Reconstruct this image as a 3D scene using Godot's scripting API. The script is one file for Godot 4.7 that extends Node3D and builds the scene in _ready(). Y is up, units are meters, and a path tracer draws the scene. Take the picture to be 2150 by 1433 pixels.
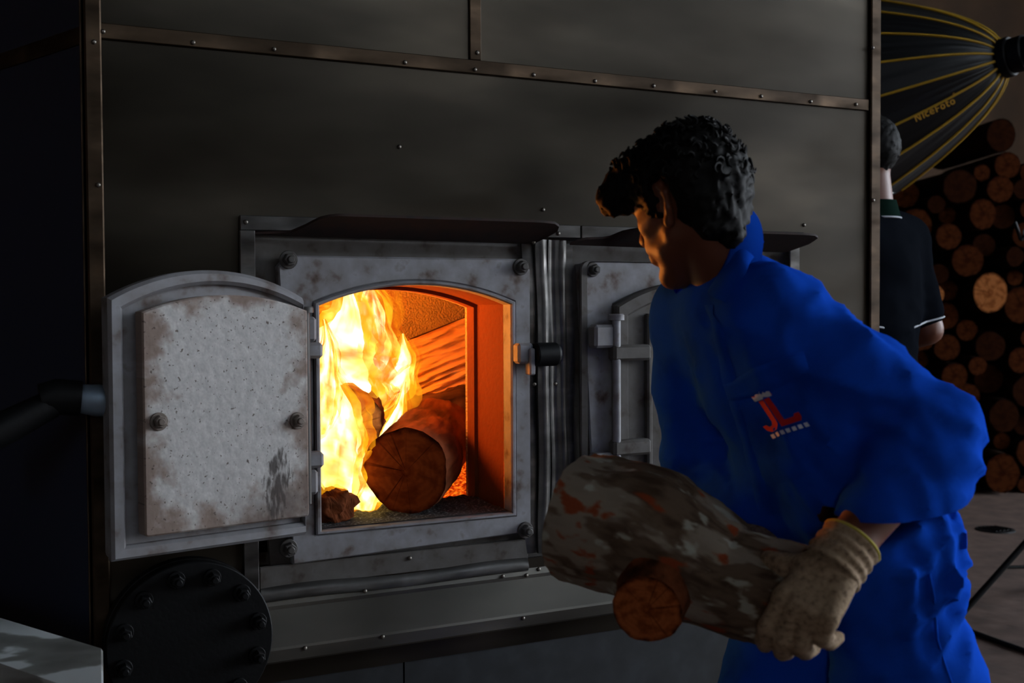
extends Node3D

# ---------------------------------------------------------------- camera numbers
const FOCAL := 2400.0
const EYE := Vector3(0.0, 1.25, 2.24)
const TURN := Vector3(-1.8, -26.5, -0.3)
var lens_basis: Basis
var M := {}
var rng := RandomNumberGenerator.new()


# ---------------------------------------------------------------- mesh collector
class MB:
	var v := PackedVector3Array()
	var uv := PackedVector2Array()
	var col := PackedColorArray()
	var ix := PackedInt32Array()
	var weld := PackedInt32Array()

	func p(a: Vector3, t := Vector2.ZERO, c := Color.WHITE) -> int:
		v.push_back(a)
		uv.push_back(t)
		col.push_back(c)
		return v.size() - 1

	func t(a: int, b: int, c: int) -> void:
		ix.push_back(a)
		ix.push_back(c)
		ix.push_back(b)

	# flat polygon, counter-clockwise seen from outside
	func poly(pts: Array) -> void:
		var first := v.size()
		for a in pts:
			p(a, Vector2(a.x, a.y))
		for k in range(1, pts.size() - 1):
			t(first, first + k, first + k + 1)

	# flat polygon turned away from a point inside
	func away(pts: Array, inside: Vector3) -> void:
		var n: Vector3 = (pts[1] - pts[0]).cross(pts[2] - pts[0])
		var mid := Vector3.ZERO
		for a in pts:
			mid += a
		mid /= pts.size()
		if n.dot(mid - inside) < 0.0:
			pts = pts.duplicate()
			pts.reverse()
		poly(pts)

	# smooth sheet of points, rows of equal length
	func grid(rows: Array, round_rows := false, flip := false, us := 1.0, vs := 1.0) -> void:
		var first := v.size()
		var w: int = rows[0].size()
		var cols := w + (1 if round_rows else 0)
		for j in rows.size():
			for i in cols:
				p(rows[j][i % w], Vector2(us * i / float(cols - 1), vs * j / float(maxi(1, rows.size() - 1))))
		if round_rows:
			for j in rows.size():
				weld.push_back(first + j * cols)
				weld.push_back(first + j * cols + w)
		for j in rows.size() - 1:
			for i in cols - 1:
				var a := first + j * cols + i
				var b := a + 1
				var c := a + cols
				var d := c + 1
				if flip:
					t(a, c, b)
					t(b, c, d)
				else:
					t(a, b, c)
					t(b, d, c)

	func mesh() -> ArrayMesh:
		var n := PackedVector3Array()
		n.resize(v.size())
		for k in range(0, ix.size(), 3):
			var a := ix[k]
			var b := ix[k + 1]
			var c := ix[k + 2]
			var f := (v[c] - v[a]).cross(v[b] - v[a])
			n[a] += f
			n[b] += f
			n[c] += f
		for k in range(0, weld.size(), 2):
			var both := n[weld[k]] + n[weld[k + 1]]
			n[weld[k]] = both
			n[weld[k + 1]] = both
		for k in n.size():
			n[k] = n[k].normalized() if n[k].length_squared() > 1e-24 else Vector3.UP
		var s := []
		s.resize(Mesh.ARRAY_MAX)
		s[Mesh.ARRAY_VERTEX] = v
		s[Mesh.ARRAY_NORMAL] = n
		s[Mesh.ARRAY_TEX_UV] = uv
		s[Mesh.ARRAY_COLOR] = col
		s[Mesh.ARRAY_INDEX] = ix
		var m := ArrayMesh.new()
		m.add_surface_from_arrays(Mesh.PRIMITIVE_TRIANGLES, s)
		return m

	# box with chamfered edges
	func box(c: Vector3, size: Vector3, bev := 0.003, b := Basis()) -> void:
		var h := size * 0.5
		bev = minf(bev, minf(h.x, minf(h.y, h.z)) * 0.9)
		var q := {}
		for sx in [-1, 1]:
			for sy in [-1, 1]:
				for sz in [-1, 1]:
					var s := Vector3(sx, sy, sz)
					for ax in 3:
						var w := Vector3(h.x - bev, h.y - bev, h.z - bev)
						w[ax] = h[ax]
						q[[sx, sy, sz, ax]] = c + b * (w * s)
		for ax in 3:
			for s in [-1, 1]:
				var o := []
				for e in [[-1, -1], [1, -1], [1, 1], [-1, 1]]:
					var k := [0, 0, 0]
					k[ax] = s
					k[(ax + 1) % 3] = e[0]
					k[(ax + 2) % 3] = e[1]
					o.append(q[[k[0], k[1], k[2], ax]])
				away(o, c)
		if bev <= 0.0:
			return
		for ax in 3:
			var a1 := (ax + 1) % 3
			var a2 := (ax + 2) % 3
			for s1 in [-1, 1]:
				for s2 in [-1, 1]:
					var k0 := [0, 0, 0]
					k0[a1] = s1
					k0[a2] = s2
					k0[ax] = -1
					var k1 := k0.duplicate()
					k1[ax] = 1
					away([q[[k0[0], k0[1], k0[2], a1]], q[[k1[0], k1[1], k1[2], a1]], q[[k1[0], k1[1], k1[2], a2]], q[[k0[0], k0[1], k0[2], a2]]], c)
		for sx in [-1, 1]:
			for sy in [-1, 1]:
				for sz in [-1, 1]:
					away([q[[sx, sy, sz, 0]], q[[sx, sy, sz, 1]], q[[sx, sy, sz, 2]]], c)

	# bar between two points, square section
	func bar(a: Vector3, b: Vector3, w: float, h: float, bev := 0.002, up := Vector3.UP) -> void:
		var d := (b - a).normalized()
		var side := d.cross(up).normalized()
		var u := side.cross(d)
		box((a + b) * 0.5, Vector3(w, h, a.distance_to(b)), bev, Basis(side, u, -d))

	# smooth pipe along points; rad one number or one per point
	func tube(path: Array, rad, seg := 12, caps := true, us := 1.0, vs := 1.0) -> void:
		var d0: Vector3 = (path[1] - path[0]).normalized()
		var side := d0.cross(Vector3.UP if absf(d0.y) < 0.9 else Vector3.RIGHT).normalized()
		var rows := []
		for k in path.size():
			var d: Vector3 = (path[mini(k + 1, path.size() - 1)] - path[maxi(k - 1, 0)]).normalized()
			side = (side - d * side.dot(d)).normalized()
			var u := d.cross(side)
			var r: float = rad if rad is float else rad[k]
			var ring := []
			for s in seg:
				var an := TAU * s / seg
				ring.append(path[k] + (side * cos(an) + u * sin(an)) * r)
			rows.append(ring)
		grid(rows, true, false, us, vs)
		if caps:
			var e: Array = rows[0].duplicate()
			e.reverse()
			poly(e)
			poly(rows[rows.size() - 1])

	# turned shape: profile of (radius, height), sharp at every profile point when sharp
	func lathe(prof: Array, seg: int, x := Transform3D(), sharp := true) -> void:
		var rows := []
		for q in prof:
			var ring := []
			for s in seg:
				var an := TAU * s / seg
				ring.append(x * Vector3(q.x * cos(an), q.y, -q.x * sin(an)))
			rows.append(ring)
		if sharp:
			for k in rows.size() - 1:
				grid([rows[k], rows[k + 1]], true)
		else:
			grid(rows, true)

	# extruded outline (counter-clockwise, Vector2) between z0 (back) and z1 (front), front edge chamfered
	func plate(o: Array, z0: float, z1: float, bev := 0.002, x := Transform3D()) -> void:
		var n := o.size()
		var inn := []
		for k in n:
			var a: Vector2 = o[(k + n - 1) % n]
			var b: Vector2 = o[k]
			var c: Vector2 = o[(k + 1) % n]
			var m1 := (b - a).normalized()
			var m2 := (c - b).normalized()
			var n1 := Vector2(-m1.y, m1.x)
			var n2 := Vector2(-m2.y, m2.x)
			var mi := (n1 + n2)
			inn.append(b + mi / maxf(0.4, 1.0 + n1.dot(n2)) * bev)
		var put := func(q: Vector2, z: float) -> Vector3: return x * Vector3(q.x, q.y, z)
		for k in n:
			var l := (k + 1) % n
			poly([put.call(o[k], z0), put.call(o[l], z0), put.call(o[l], z1 - bev), put.call(o[k], z1 - bev)])
			poly([put.call(o[k], z1 - bev), put.call(o[l], z1 - bev), put.call(inn[l], z1), put.call(inn[k], z1)])
		var tri := Geometry2D.triangulate_polygon(PackedVector2Array(inn))
		for f in [true, false]:
			var first := v.size()
			for k in n:
				var s: Vector2 = inn[k] if f else o[k]
				p(put.call(s, z1 if f else z0), s)
			for k in range(0, tri.size(), 3):
				var a := first + tri[k]
				var b := first + tri[k + 1]
				var c := first + tri[k + 2]
				var up: bool = (inn[tri[k + 1]] - inn[tri[k]]).cross(inn[tri[k + 2]] - inn[tri[k]]) > 0.0
				if up == f:
					t(a, b, c)
				else:
					t(a, c, b)

	# frame between two outlines with the same number of points
	func ring(o: Array, inn: Array, z0: float, z1: float, bev := 0.002, x := Transform3D()) -> void:
		var rows := []
		var oi := []
		var io := []
		for k in o.size():
			var w: Vector2 = (inn[k] - o[k]).normalized() * bev
			oi.append(o[k] + w)
			io.append(inn[k] - w)
		for e in [[o, z0], [o, z1 - bev], [oi, z1], [io, z1], [inn, z1 - bev], [inn, z0]]:
			var r := []
			for q in e[0]:
				r.append(x * Vector3(q.x, q.y, e[1]))
			rows.append(r)
		rows.append(rows[0])
		var n := o.size()
		for j in rows.size() - 1:
			for k in n:
				var l := (k + 1) % n
				poly([rows[j][k], rows[j][l], rows[j + 1][l], rows[j + 1][k]])


# ---------------------------------------------------------------- naming and tagging
var taken := {}


func numbered(called: String) -> String:
	if not taken.has(called):
		taken[called] = 0
		return called
	taken[called] += 1
	return "%s_%03d" % [called, taken[called]]


func thing(called: String, label: String, category: String, at0 := Vector3.ZERO, group := "") -> Node3D:
	var o := Node3D.new()
	o.name = numbered(called)
	add_child(o)
	o.position = at0
	return tag(o, label, category, group)


func tag(o: Node3D, label: String, category: String, group := "") -> Node3D:
	o.set_meta("label", label)
	o.set_meta("category", category)
	if group:
		o.set_meta("group", group)
	return o


func obj(called: String, m, mat: Material, parent: Node = null, label := "") -> MeshInstance3D:
	var o := MeshInstance3D.new()
	o.mesh = m.mesh() if m is MB else m
	o.material_override = mat
	if parent == null:
		o.name = numbered(called)
		add_child(o)
	else:
		o.name = called
		var c := 0
		while parent.has_node(NodePath(o.name)):
			c += 1
			o.name = "%s_%03d" % [called, c]
		parent.add_child(o, true)
	if label:
		o.set_meta("label", label)
	return o


func struct(called: String, m, mat: Material, parent: Node = null) -> MeshInstance3D:
	var o := obj(called, m, mat, parent)
	o.set_meta("kind", "structure")
	return o


# ---------------------------------------------------------------- where a line of sight meets the boiler front or a distance
func ray(x: float, y: float) -> Vector3:
	return lens_basis * Vector3((x - 1075.0) / FOCAL, -(y - 716.5) / FOCAL, -1.0)


func at(x: float, y: float, d: float) -> Vector3:
	return EYE + ray(x, y) * d


func front(x: float, y: float, z := 0.0) -> Vector3:
	var r := ray(x, y)
	return EYE + r * ((z - EYE.z) / r.z)


func f2(x: float, y: float, z := 0.0) -> Vector2:
	var a := front(x, y, z)
	return Vector2(a.x, a.y)


# ---------------------------------------------------------------- textures and materials
func nz(seed_: int, freq: float, oct := 4, kind := FastNoiseLite.TYPE_SIMPLEX_SMOOTH) -> FastNoiseLite:
	var n := FastNoiseLite.new()
	n.seed = seed_
	n.frequency = freq
	n.fractal_octaves = oct
	n.noise_type = kind
	return n


func ramp(stops: Array) -> Gradient:
	var g := Gradient.new()
	var o := PackedFloat32Array()
	var c := PackedColorArray()
	for s in stops:
		o.push_back(s[0])
		c.push_back(s[1])
	g.offsets = o
	g.colors = c
	return g


# a seamless noise picture coloured by a ramp; stretched by drawing it w0 x h0 and resizing to w x h
func ntex(n: FastNoiseLite, g: Gradient, w := 256, h := 256, w0 := 0, h0 := 0) -> ImageTexture:
	var im := n.get_seamless_image(w0 if w0 else w, h0 if h0 else h)
	im.convert(Image.FORMAT_L8)
	if w0 or h0:
		im.resize(w, h, Image.INTERPOLATE_CUBIC)
	var src := im.get_data()
	var lut := PackedByteArray()
	lut.resize(256 * 3)
	for k in 256:
		var c := g.sample(k / 255.0)
		lut[k * 3] = c.r8
		lut[k * 3 + 1] = c.g8
		lut[k * 3 + 2] = c.b8
	var out := PackedByteArray()
	out.resize(w * h * 3)
	for k in w * h:
		var s := src[k] * 3
		out[k * 3] = lut[s]
		out[k * 3 + 1] = lut[s + 1]
		out[k * 3 + 2] = lut[s + 2]
	return ImageTexture.create_from_image(Image.create_from_data(w, h, false, Image.FORMAT_RGB8, out))


func grey(a: float) -> Color:
	return Color(a, a, a)


func mat(color: Color, rough := 0.7, metal := 0.0) -> StandardMaterial3D:
	var m := StandardMaterial3D.new()
	m.albedo_color = color
	m.roughness = rough
	m.metallic = metal
	return m


func tri(m: StandardMaterial3D, s: float, world := true) -> StandardMaterial3D:
	m.uv1_triplanar = true
	m.uv1_world_triplanar = world
	m.uv1_scale = Vector3(s, s, s)
	return m


func _ready() -> void:
	rng.seed = 11
	# ---------------------------------------------------------------- camera
	var cam := Camera3D.new()
	cam.name = "camera"
	cam.fov = rad_to_deg(2.0 * atan(716.5 / FOCAL))
	cam.position = EYE
	cam.rotation_degrees = TURN
	cam.near = 0.05
	cam.far = 100.0
	var ca := CameraAttributesPhysical.new()
	ca.frustum_focal_length = 40.0
	ca.frustum_focus_distance = 2.35
	ca.exposure_aperture = 5.0
	cam.attributes = ca
	add_child(cam)
	cam.fov = rad_to_deg(2.0 * atan(716.5 / FOCAL))
	lens_basis = cam.basis
	# ---------------------------------------------------------------- daylight: an overcast sky seen through the openings of the hall
	var e := Environment.new()
	var sk := ProceduralSkyMaterial.new()
	sk.sky_top_color = Color(0.88, 0.94, 1.0)
	sk.sky_horizon_color = Color(0.95, 0.97, 1.0)
	sk.ground_bottom_color = Color(0.22, 0.19, 0.16)
	sk.ground_horizon_color = Color(0.30, 0.27, 0.24)
	sk.sun_angle_max = 1.0
	var sky := Sky.new()
	sky.sky_material = sk
	e.background_mode = Environment.BG_SKY
	e.sky = sky
	e.background_energy_multiplier = 12.5
	e.tonemap_mode = Environment.TONE_MAPPER_LINEAR
	e.tonemap_exposure = 1.0
	e.sdfgi_enabled = true
	e.ssao_enabled = true
	e.ssil_enabled = true
	var we := WorldEnvironment.new()
	we.name = "world_environment"
	we.environment = e
	add_child(we)
	fire_lights()
	materials()
	hall()
	boiler()
	furnace()
	foreground()
	softbox()
	log_pile()
	worker()
	bystander()


# light of the burning wood: lamps of flame colour among the flames
func fire_lights() -> void:
	for q in [[Vector3(0.79, 1.08, -0.27), 0.75, 0.09], [Vector3(0.90, 1.05, -0.44), 1.5, 0.08], [Vector3(0.79, 1.20, -0.30), 0.6, 0.07]]:
		var l := OmniLight3D.new()
		l.name = numbered("fire_light")
		l.position = q[0]
		l.light_color = Color(1.0, 0.52, 0.13)
		l.light_energy = q[1]
		l.light_size = q[2]
		l.omni_range = 14.0
		l.omni_attenuation = 2.0
		l.shadow_enabled = true
		add_child(l)


func materials() -> void:
	var smudge := ntex(nz(3, 0.012, 5), ramp([[0.0, grey(0.34)], [0.40, grey(0.45)], [0.65, grey(0.55)], [1.0, grey(0.72)]]), 512, 512, 200, 512)
	var brush := ntex(nz(4, 0.09, 3), ramp([[0.0, grey(0.0)], [1.0, grey(1.0)]]), 512, 512, 48, 512)
	var steel_tone := ntex(nz(5, 0.010, 5), ramp([[0.0, Color(0.36, 0.35, 0.33)], [0.35, Color(0.48, 0.47, 0.45)], [0.65, Color(0.56, 0.55, 0.53)], [1.0, Color(0.74, 0.72, 0.69)]]), 512, 512, 160, 512)
	var s := tri(mat(Color(0.40, 0.375, 0.34), 0.82, 0.93), 0.5)
	s.albedo_texture = steel_tone
	s.roughness_texture = smudge
	s.heightmap_enabled = true
	s.heightmap_texture = brush
	s.heightmap_scale = 0.006
	M.steel = s
	var s2: StandardMaterial3D = s.duplicate()
	s2.albedo_color = Color(0.50, 0.42, 0.35)
	s2.roughness = 1.1
	s2.uv1_scale = Vector3(2.3, 2.3, 2.3)
	M.strap = s2
	var s3: StandardMaterial3D = s.duplicate()
	s3.albedo_color = Color(0.62, 0.62, 0.63)
	s3.uv1_scale = Vector3(3.0, 3.0, 3.0)
	s3.metallic = 0.75
	M.sheet = s3
	var s4: StandardMaterial3D = s.duplicate()
	s4.albedo_color = Color(0.60, 0.59, 0.57)
	s4.metallic = 0.8
	M.ledge = s4
	M.rivet = mat(Color(0.45, 0.43, 0.40), 0.42, 0.9)
	# cast iron under old silver paint, rust coming through
	var cast := ntex(nz(6, 0.012, 5), ramp([[0.0, Color(0.26, 0.19, 0.15)], [0.16, Color(0.40, 0.36, 0.33)], [0.34, Color(0.50, 0.49, 0.48)], [0.8, Color(0.56, 0.56, 0.56)], [1.0, Color(0.46, 0.43, 0.41)]]), 512, 512)
	var pit := ntex(nz(7, 0.06, 4), ramp([[0.0, grey(0.0)], [0.5, grey(0.7)], [1.0, grey(1.0)]]), 256, 256)
	var c := tri(mat(Color(0.95, 0.95, 0.98), 0.62, 0.25), 2.2)
	c.albedo_texture = cast
	c.heightmap_enabled = true
	c.heightmap_texture = pit
	c.heightmap_scale = 0.03
	M.cast = c
	var cd: StandardMaterial3D = c.duplicate()
	cd.albedo_color = Color(0.62, 0.60, 0.58)
	M.cast_dark = cd
	M.rust = tri(mat(Color(0.16, 0.075, 0.045), 0.85), 3.0)
	M.rust.albedo_texture = ntex(nz(8, 0.03, 5), ramp([[0.0, Color(0.5, 0.42, 0.38)], [0.6, Color(0.9, 0.75, 0.65)], [1.0, Color(1, 1, 1)]]))
	M.bolt = tri(mat(Color(0.30, 0.29, 0.28), 0.55, 0.5), 8.0)
	M.black_paint = tri(mat(Color(0.03, 0.032, 0.037), 0.55), 4.0)
	M.black_paint.metallic_specular = 0.3
	M.black_paint.heightmap_enabled = true
	M.black_paint.heightmap_texture = pit
	M.black_paint.heightmap_scale = 0.03
	M.navy = tri(mat(Color(0.10, 0.135, 0.22), 0.6), 2.0)
	M.skirt = tri(mat(Color(0.13, 0.145, 0.16), 0.6, 0.2), 1.5)
	M.skirt.albedo_texture = ntex(nz(9, 0.03, 5), ramp([[0.0, grey(0.55)], [0.7, grey(0.9)], [0.78, grey(1.0)], [1.0, Color(1, 1, 1)]]))
	M.refractory = tri(mat(Color(0.80, 0.68, 0.50), 0.9), 5.0)
	M.refractory.heightmap_enabled = true
	M.refractory.heightmap_texture = ntex(nz(10, 0.05, 5), ramp([[0.0, grey(0.0)], [0.35, grey(0.35)], [1.0, grey(1.0)]]), 512, 512)
	M.refractory.heightmap_scale = 1.2
	M.jamb = tri(mat(Color(0.44, 0.22, 0.12), 0.8), 3.0)
	M.jamb.metallic_specular = 0.2
	M.jamb.heightmap_enabled = true
	M.jamb.heightmap_texture = pit
	M.jamb.heightmap_scale = 0.12
	M.ash = tri(mat(Color.WHITE, 0.95), 9.0)
	M.ash.albedo_texture = ntex(nz(15, 0.05, 5), ramp([[0.0, grey(0.06)], [0.5, Color(0.16, 0.13, 0.12)], [0.68, grey(0.32)], [1.0, grey(0.7)]]))
	M.ember = tri(mat(Color(0.12, 0.09, 0.08), 0.95), 6.0)
	M.ember.emission_enabled = true
	M.ember.emission_texture = ntex(nz(16, 0.04, 5), ramp([[0.0, Color(0.2, 0.02, 0.0)], [0.45, Color(0.7, 0.14, 0.01)], [0.65, Color(1.0, 0.42, 0.06)], [1.0, Color(1.0, 0.75, 0.25)]]))
	M.ember.emission_operator = BaseMaterial3D.EMISSION_OP_MULTIPLY
	M.ember.emission = Color.WHITE
	M.ember.emission_energy_multiplier = 1.3
	M.split = mat(Color(0.86, 0.66, 0.42), 0.85)
	M.rubber = mat(Color(0.03, 0.03, 0.03), 0.75)
	M.white_paint = tri(mat(Color(0.78, 0.80, 0.80), 0.6), 2.0)
	M.white_paint.albedo_texture = ntex(nz(12, 0.006, 5), ramp([[0.0, Color(0.42, 0.40, 0.38)], [0.40, Color(0.62, 0.61, 0.59)], [0.47, Color(1, 1, 1)], [1.0, Color(1, 1, 1)]]))
	# hall
	M.floor = tri(mat(Color(0.38, 0.295, 0.255), 0.72), 0.6)
	M.floor.albedo_texture = ntex(nz(13, 0.02, 6), ramp([[0.0, Color(0.62, 0.58, 0.55)], [0.5, Color(0.85, 0.82, 0.8)], [1.0, Color(1, 1, 1)]]), 512, 512)
	M.floor.heightmap_enabled = true
	M.floor.heightmap_texture = pit
	M.floor.heightmap_scale = 0.15
	M.plaster = tri(mat(Color(0.50, 0.40, 0.31), 0.9), 0.7)
	M.plaster.albedo_texture = ntex(nz(14, 0.01, 5), ramp([[0.0, grey(0.75)], [1.0, grey(1.0)]]))
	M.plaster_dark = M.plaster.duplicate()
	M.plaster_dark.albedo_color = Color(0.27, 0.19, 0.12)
	M.roof = tri(mat(Color(0.16, 0.15, 0.14), 0.8), 1.0)


# ---------------------------------------------------------------- the hall round the boiler
func hall() -> void:
	var m := MB.new()
	m.box(Vector3(2.5, -0.1, 0.5), Vector3(19.0, 0.2, 15.4), 0.0)
	var fl := struct("floor", m, M.floor)
	# drain cover, dark, let into the floor
	m = MB.new()
	m.lathe([Vector2(0.0, 0.006), Vector2(0.10, 0.006), Vector2(0.105, 0.0)], 24)
	for k in 5:
		m.box(Vector3(-0.06 + 0.03 * k, 0.008, 0.0), Vector3(0.008, 0.006, 0.12), 0.001)
	var dr := obj("drain_cover", m, M.black_paint)
	var dp := ray(2090, 1112)
	dr.position = EYE + dp * (-EYE.y / dp.y)
	tag(dr, "small dark round drain cover in the brown floor", "drain cover")
	m = MB.new()
	m.box(Vector3(2.5, 6.6, 0.7), Vector3(19.4, 0.2, 15.8), 0.0)
	struct("ceiling", m, M.roof)
	m = MB.new()
	m.box(Vector3(2.5, 3.25, -5.6), Vector3(19.4, 6.9, 0.2), 0.0)
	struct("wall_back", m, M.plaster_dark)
	m = MB.new()
	m.box(Vector3(-6.1, 3.25, 0.7), Vector3(0.2, 6.9, 12.6), 0.0)
	struct("wall_left", m, M.plaster)
	# right wall with a tall loading gate
	m = MB.new()
	m.box(Vector3(11.1, 3.25, -3.2), Vector3(0.2, 6.9, 5.0), 0.0)
	m.box(Vector3(11.1, 3.25, 7.0), Vector3(0.2, 6.9, 0.4), 0.0)
	m.box(Vector3(11.1, 6.0, 3.05), Vector3(0.2, 1.4, 7.5), 0.0)
	struct("wall_right", m, M.plaster)
	# wall behind the photographer: a row of high windows to the right, one narrow window to the left
	m = MB.new()
	m.box(Vector3(3.95, 2.35, 7.1), Vector3(14.5, 5.1, 0.2), 0.0)
	m.box(Vector3(3.95, 6.6, 7.1), Vector3(14.5, 0.4, 0.2), 0.0)
	m.box(Vector3(-0.6, 5.45, 7.1), Vector3(5.4, 1.9, 0.2), 0.0)
	m.box(Vector3(11.0, 5.45, 7.1), Vector3(0.6, 1.9, 0.2), 0.0)
	for x in [4.7, 7.4]:
		m.box(Vector3(x, 5.45, 7.1), Vector3(0.25, 1.9, 0.2), 0.0)
	m.box(Vector3(-5.6, 3.25, 7.1), Vector3(3.2, 6.9, 0.2), 0.0)
	m.box(Vector3(-3.65, 0.6, 7.1), Vector3(0.7, 1.6, 0.2), 0.0)
	m.box(Vector3(-3.65, 5.0, 7.1), Vector3(0.7, 3.4, 0.2), 0.0)
	struct("wall_front", m, M.plaster)


# ---------------------------------------------------------------- fittings shared by many parts
func bolt_mesh(r: float, h: float) -> ArrayMesh:
	var m := MB.new()
	var hex := []
	for k in 6:
		hex.append(Vector2.from_angle(TAU * k / 6.0 + 0.3) * r * 0.72)
	m.lathe([Vector2(r, 0.0), Vector2(r, h * 0.2), Vector2(r * 0.93, h * 0.26), Vector2(0.0, h * 0.26)], 20, Transform3D(Basis(Vector3.RIGHT, PI / 2), Vector3.ZERO))
	m.plate(hex, h * 0.26, h, r * 0.1)
	m.lathe([Vector2(r * 0.4, h), Vector2(r * 0.4, h * 1.25), Vector2(r * 0.3, h * 1.33), Vector2(0.0, h * 1.33)], 12, Transform3D(Basis(Vector3.RIGHT, PI / 2), Vector3.ZERO))
	return m.mesh()


func rivet_mesh(r: float, h: float) -> ArrayMesh:
	var m := MB.new()
	m.lathe([Vector2(r, 0.0), Vector2(r * 0.95, h * 0.4), Vector2(r * 0.7, h * 0.8), Vector2(r * 0.35, h), Vector2(0.0, h)], 12, Transform3D(Basis(Vector3.RIGHT, PI / 2), Vector3.ZERO), false)
	return m.mesh()


func put(called: String, mesh: Mesh, mt: Material, parent: Node, x: Transform3D) -> MeshInstance3D:
	var o := obj(called, mesh, mt, parent)
	o.transform = x
	return o


func rect(x0: float, y0: float, x1: float, y1: float) -> Array:
	return [Vector2(x0, y0), Vector2(x1, y0), Vector2(x1, y1), Vector2(x0, y1)]


func round_rect(x0: float, y0: float, x1: float, y1: float, r: float, n := 5) -> Array:
	var o := []
	for q in [[x1 - r, y0 + r, -PI / 2], [x1 - r, y1 - r, 0.0], [x0 + r, y1 - r, PI / 2], [x0 + r, y0 + r, PI]]:
		for k in n + 1:
			o.append(Vector2(q[0], q[1]) + Vector2.from_angle(q[2] + PI / 2 * k / n) * r)
	return o


# door outline: straight foot and sides, flat arch on top; from the foot's right corner round
func arch(x0: float, y0: float, x1: float, ys: float, yt: float, n := 20, r := 0.0) -> Array:
	var o := []
	if r > 0.0:
		for k in 5:
			o.append(Vector2(x0 + r, y0 + r) + Vector2.from_angle(PI + PI / 2 * k / 4.0) * r)
		for k in 5:
			o.append(Vector2(x1 - r, y0 + r) + Vector2.from_angle(-PI / 2 + PI / 2 * k / 4.0) * r)
	else:
		o = [Vector2(x0, y0), Vector2(x1, y0)]
	var h := (x1 - x0) * 0.5
	var s := yt - ys
	var rad := (h * h + s * s) / (2.0 * s)
	var c := Vector2((x0 + x1) * 0.5, yt - rad)
	var a := asin(h / rad)
	for k in n + 1:
		o.append(c + Vector2(sin(a - 2.0 * a * k / n), cos(a - 2.0 * a * k / n)) * rad)
	return o


# for every point of an inner outline the point of a rounded rectangle in the same direction
func matched(inn: Array, x0: float, y0: float, x1: float, y1: float, r: float) -> Array:
	var c := Vector2((x0 + x1) * 0.5, (y0 + y1) * 0.5)
	var big := round_rect(x0, y0, x1, y1, r, 6)
	var o := []
	for q in inn:
		var d: Vector2 = (q - c).normalized() * 5.0
		for k in big.size():
			var hit = Geometry2D.segment_intersects_segment(c, c + d, big[k], big[(k + 1) % big.size()])
			if hit != null:
				o.append(hit)
				break
	return o


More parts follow.
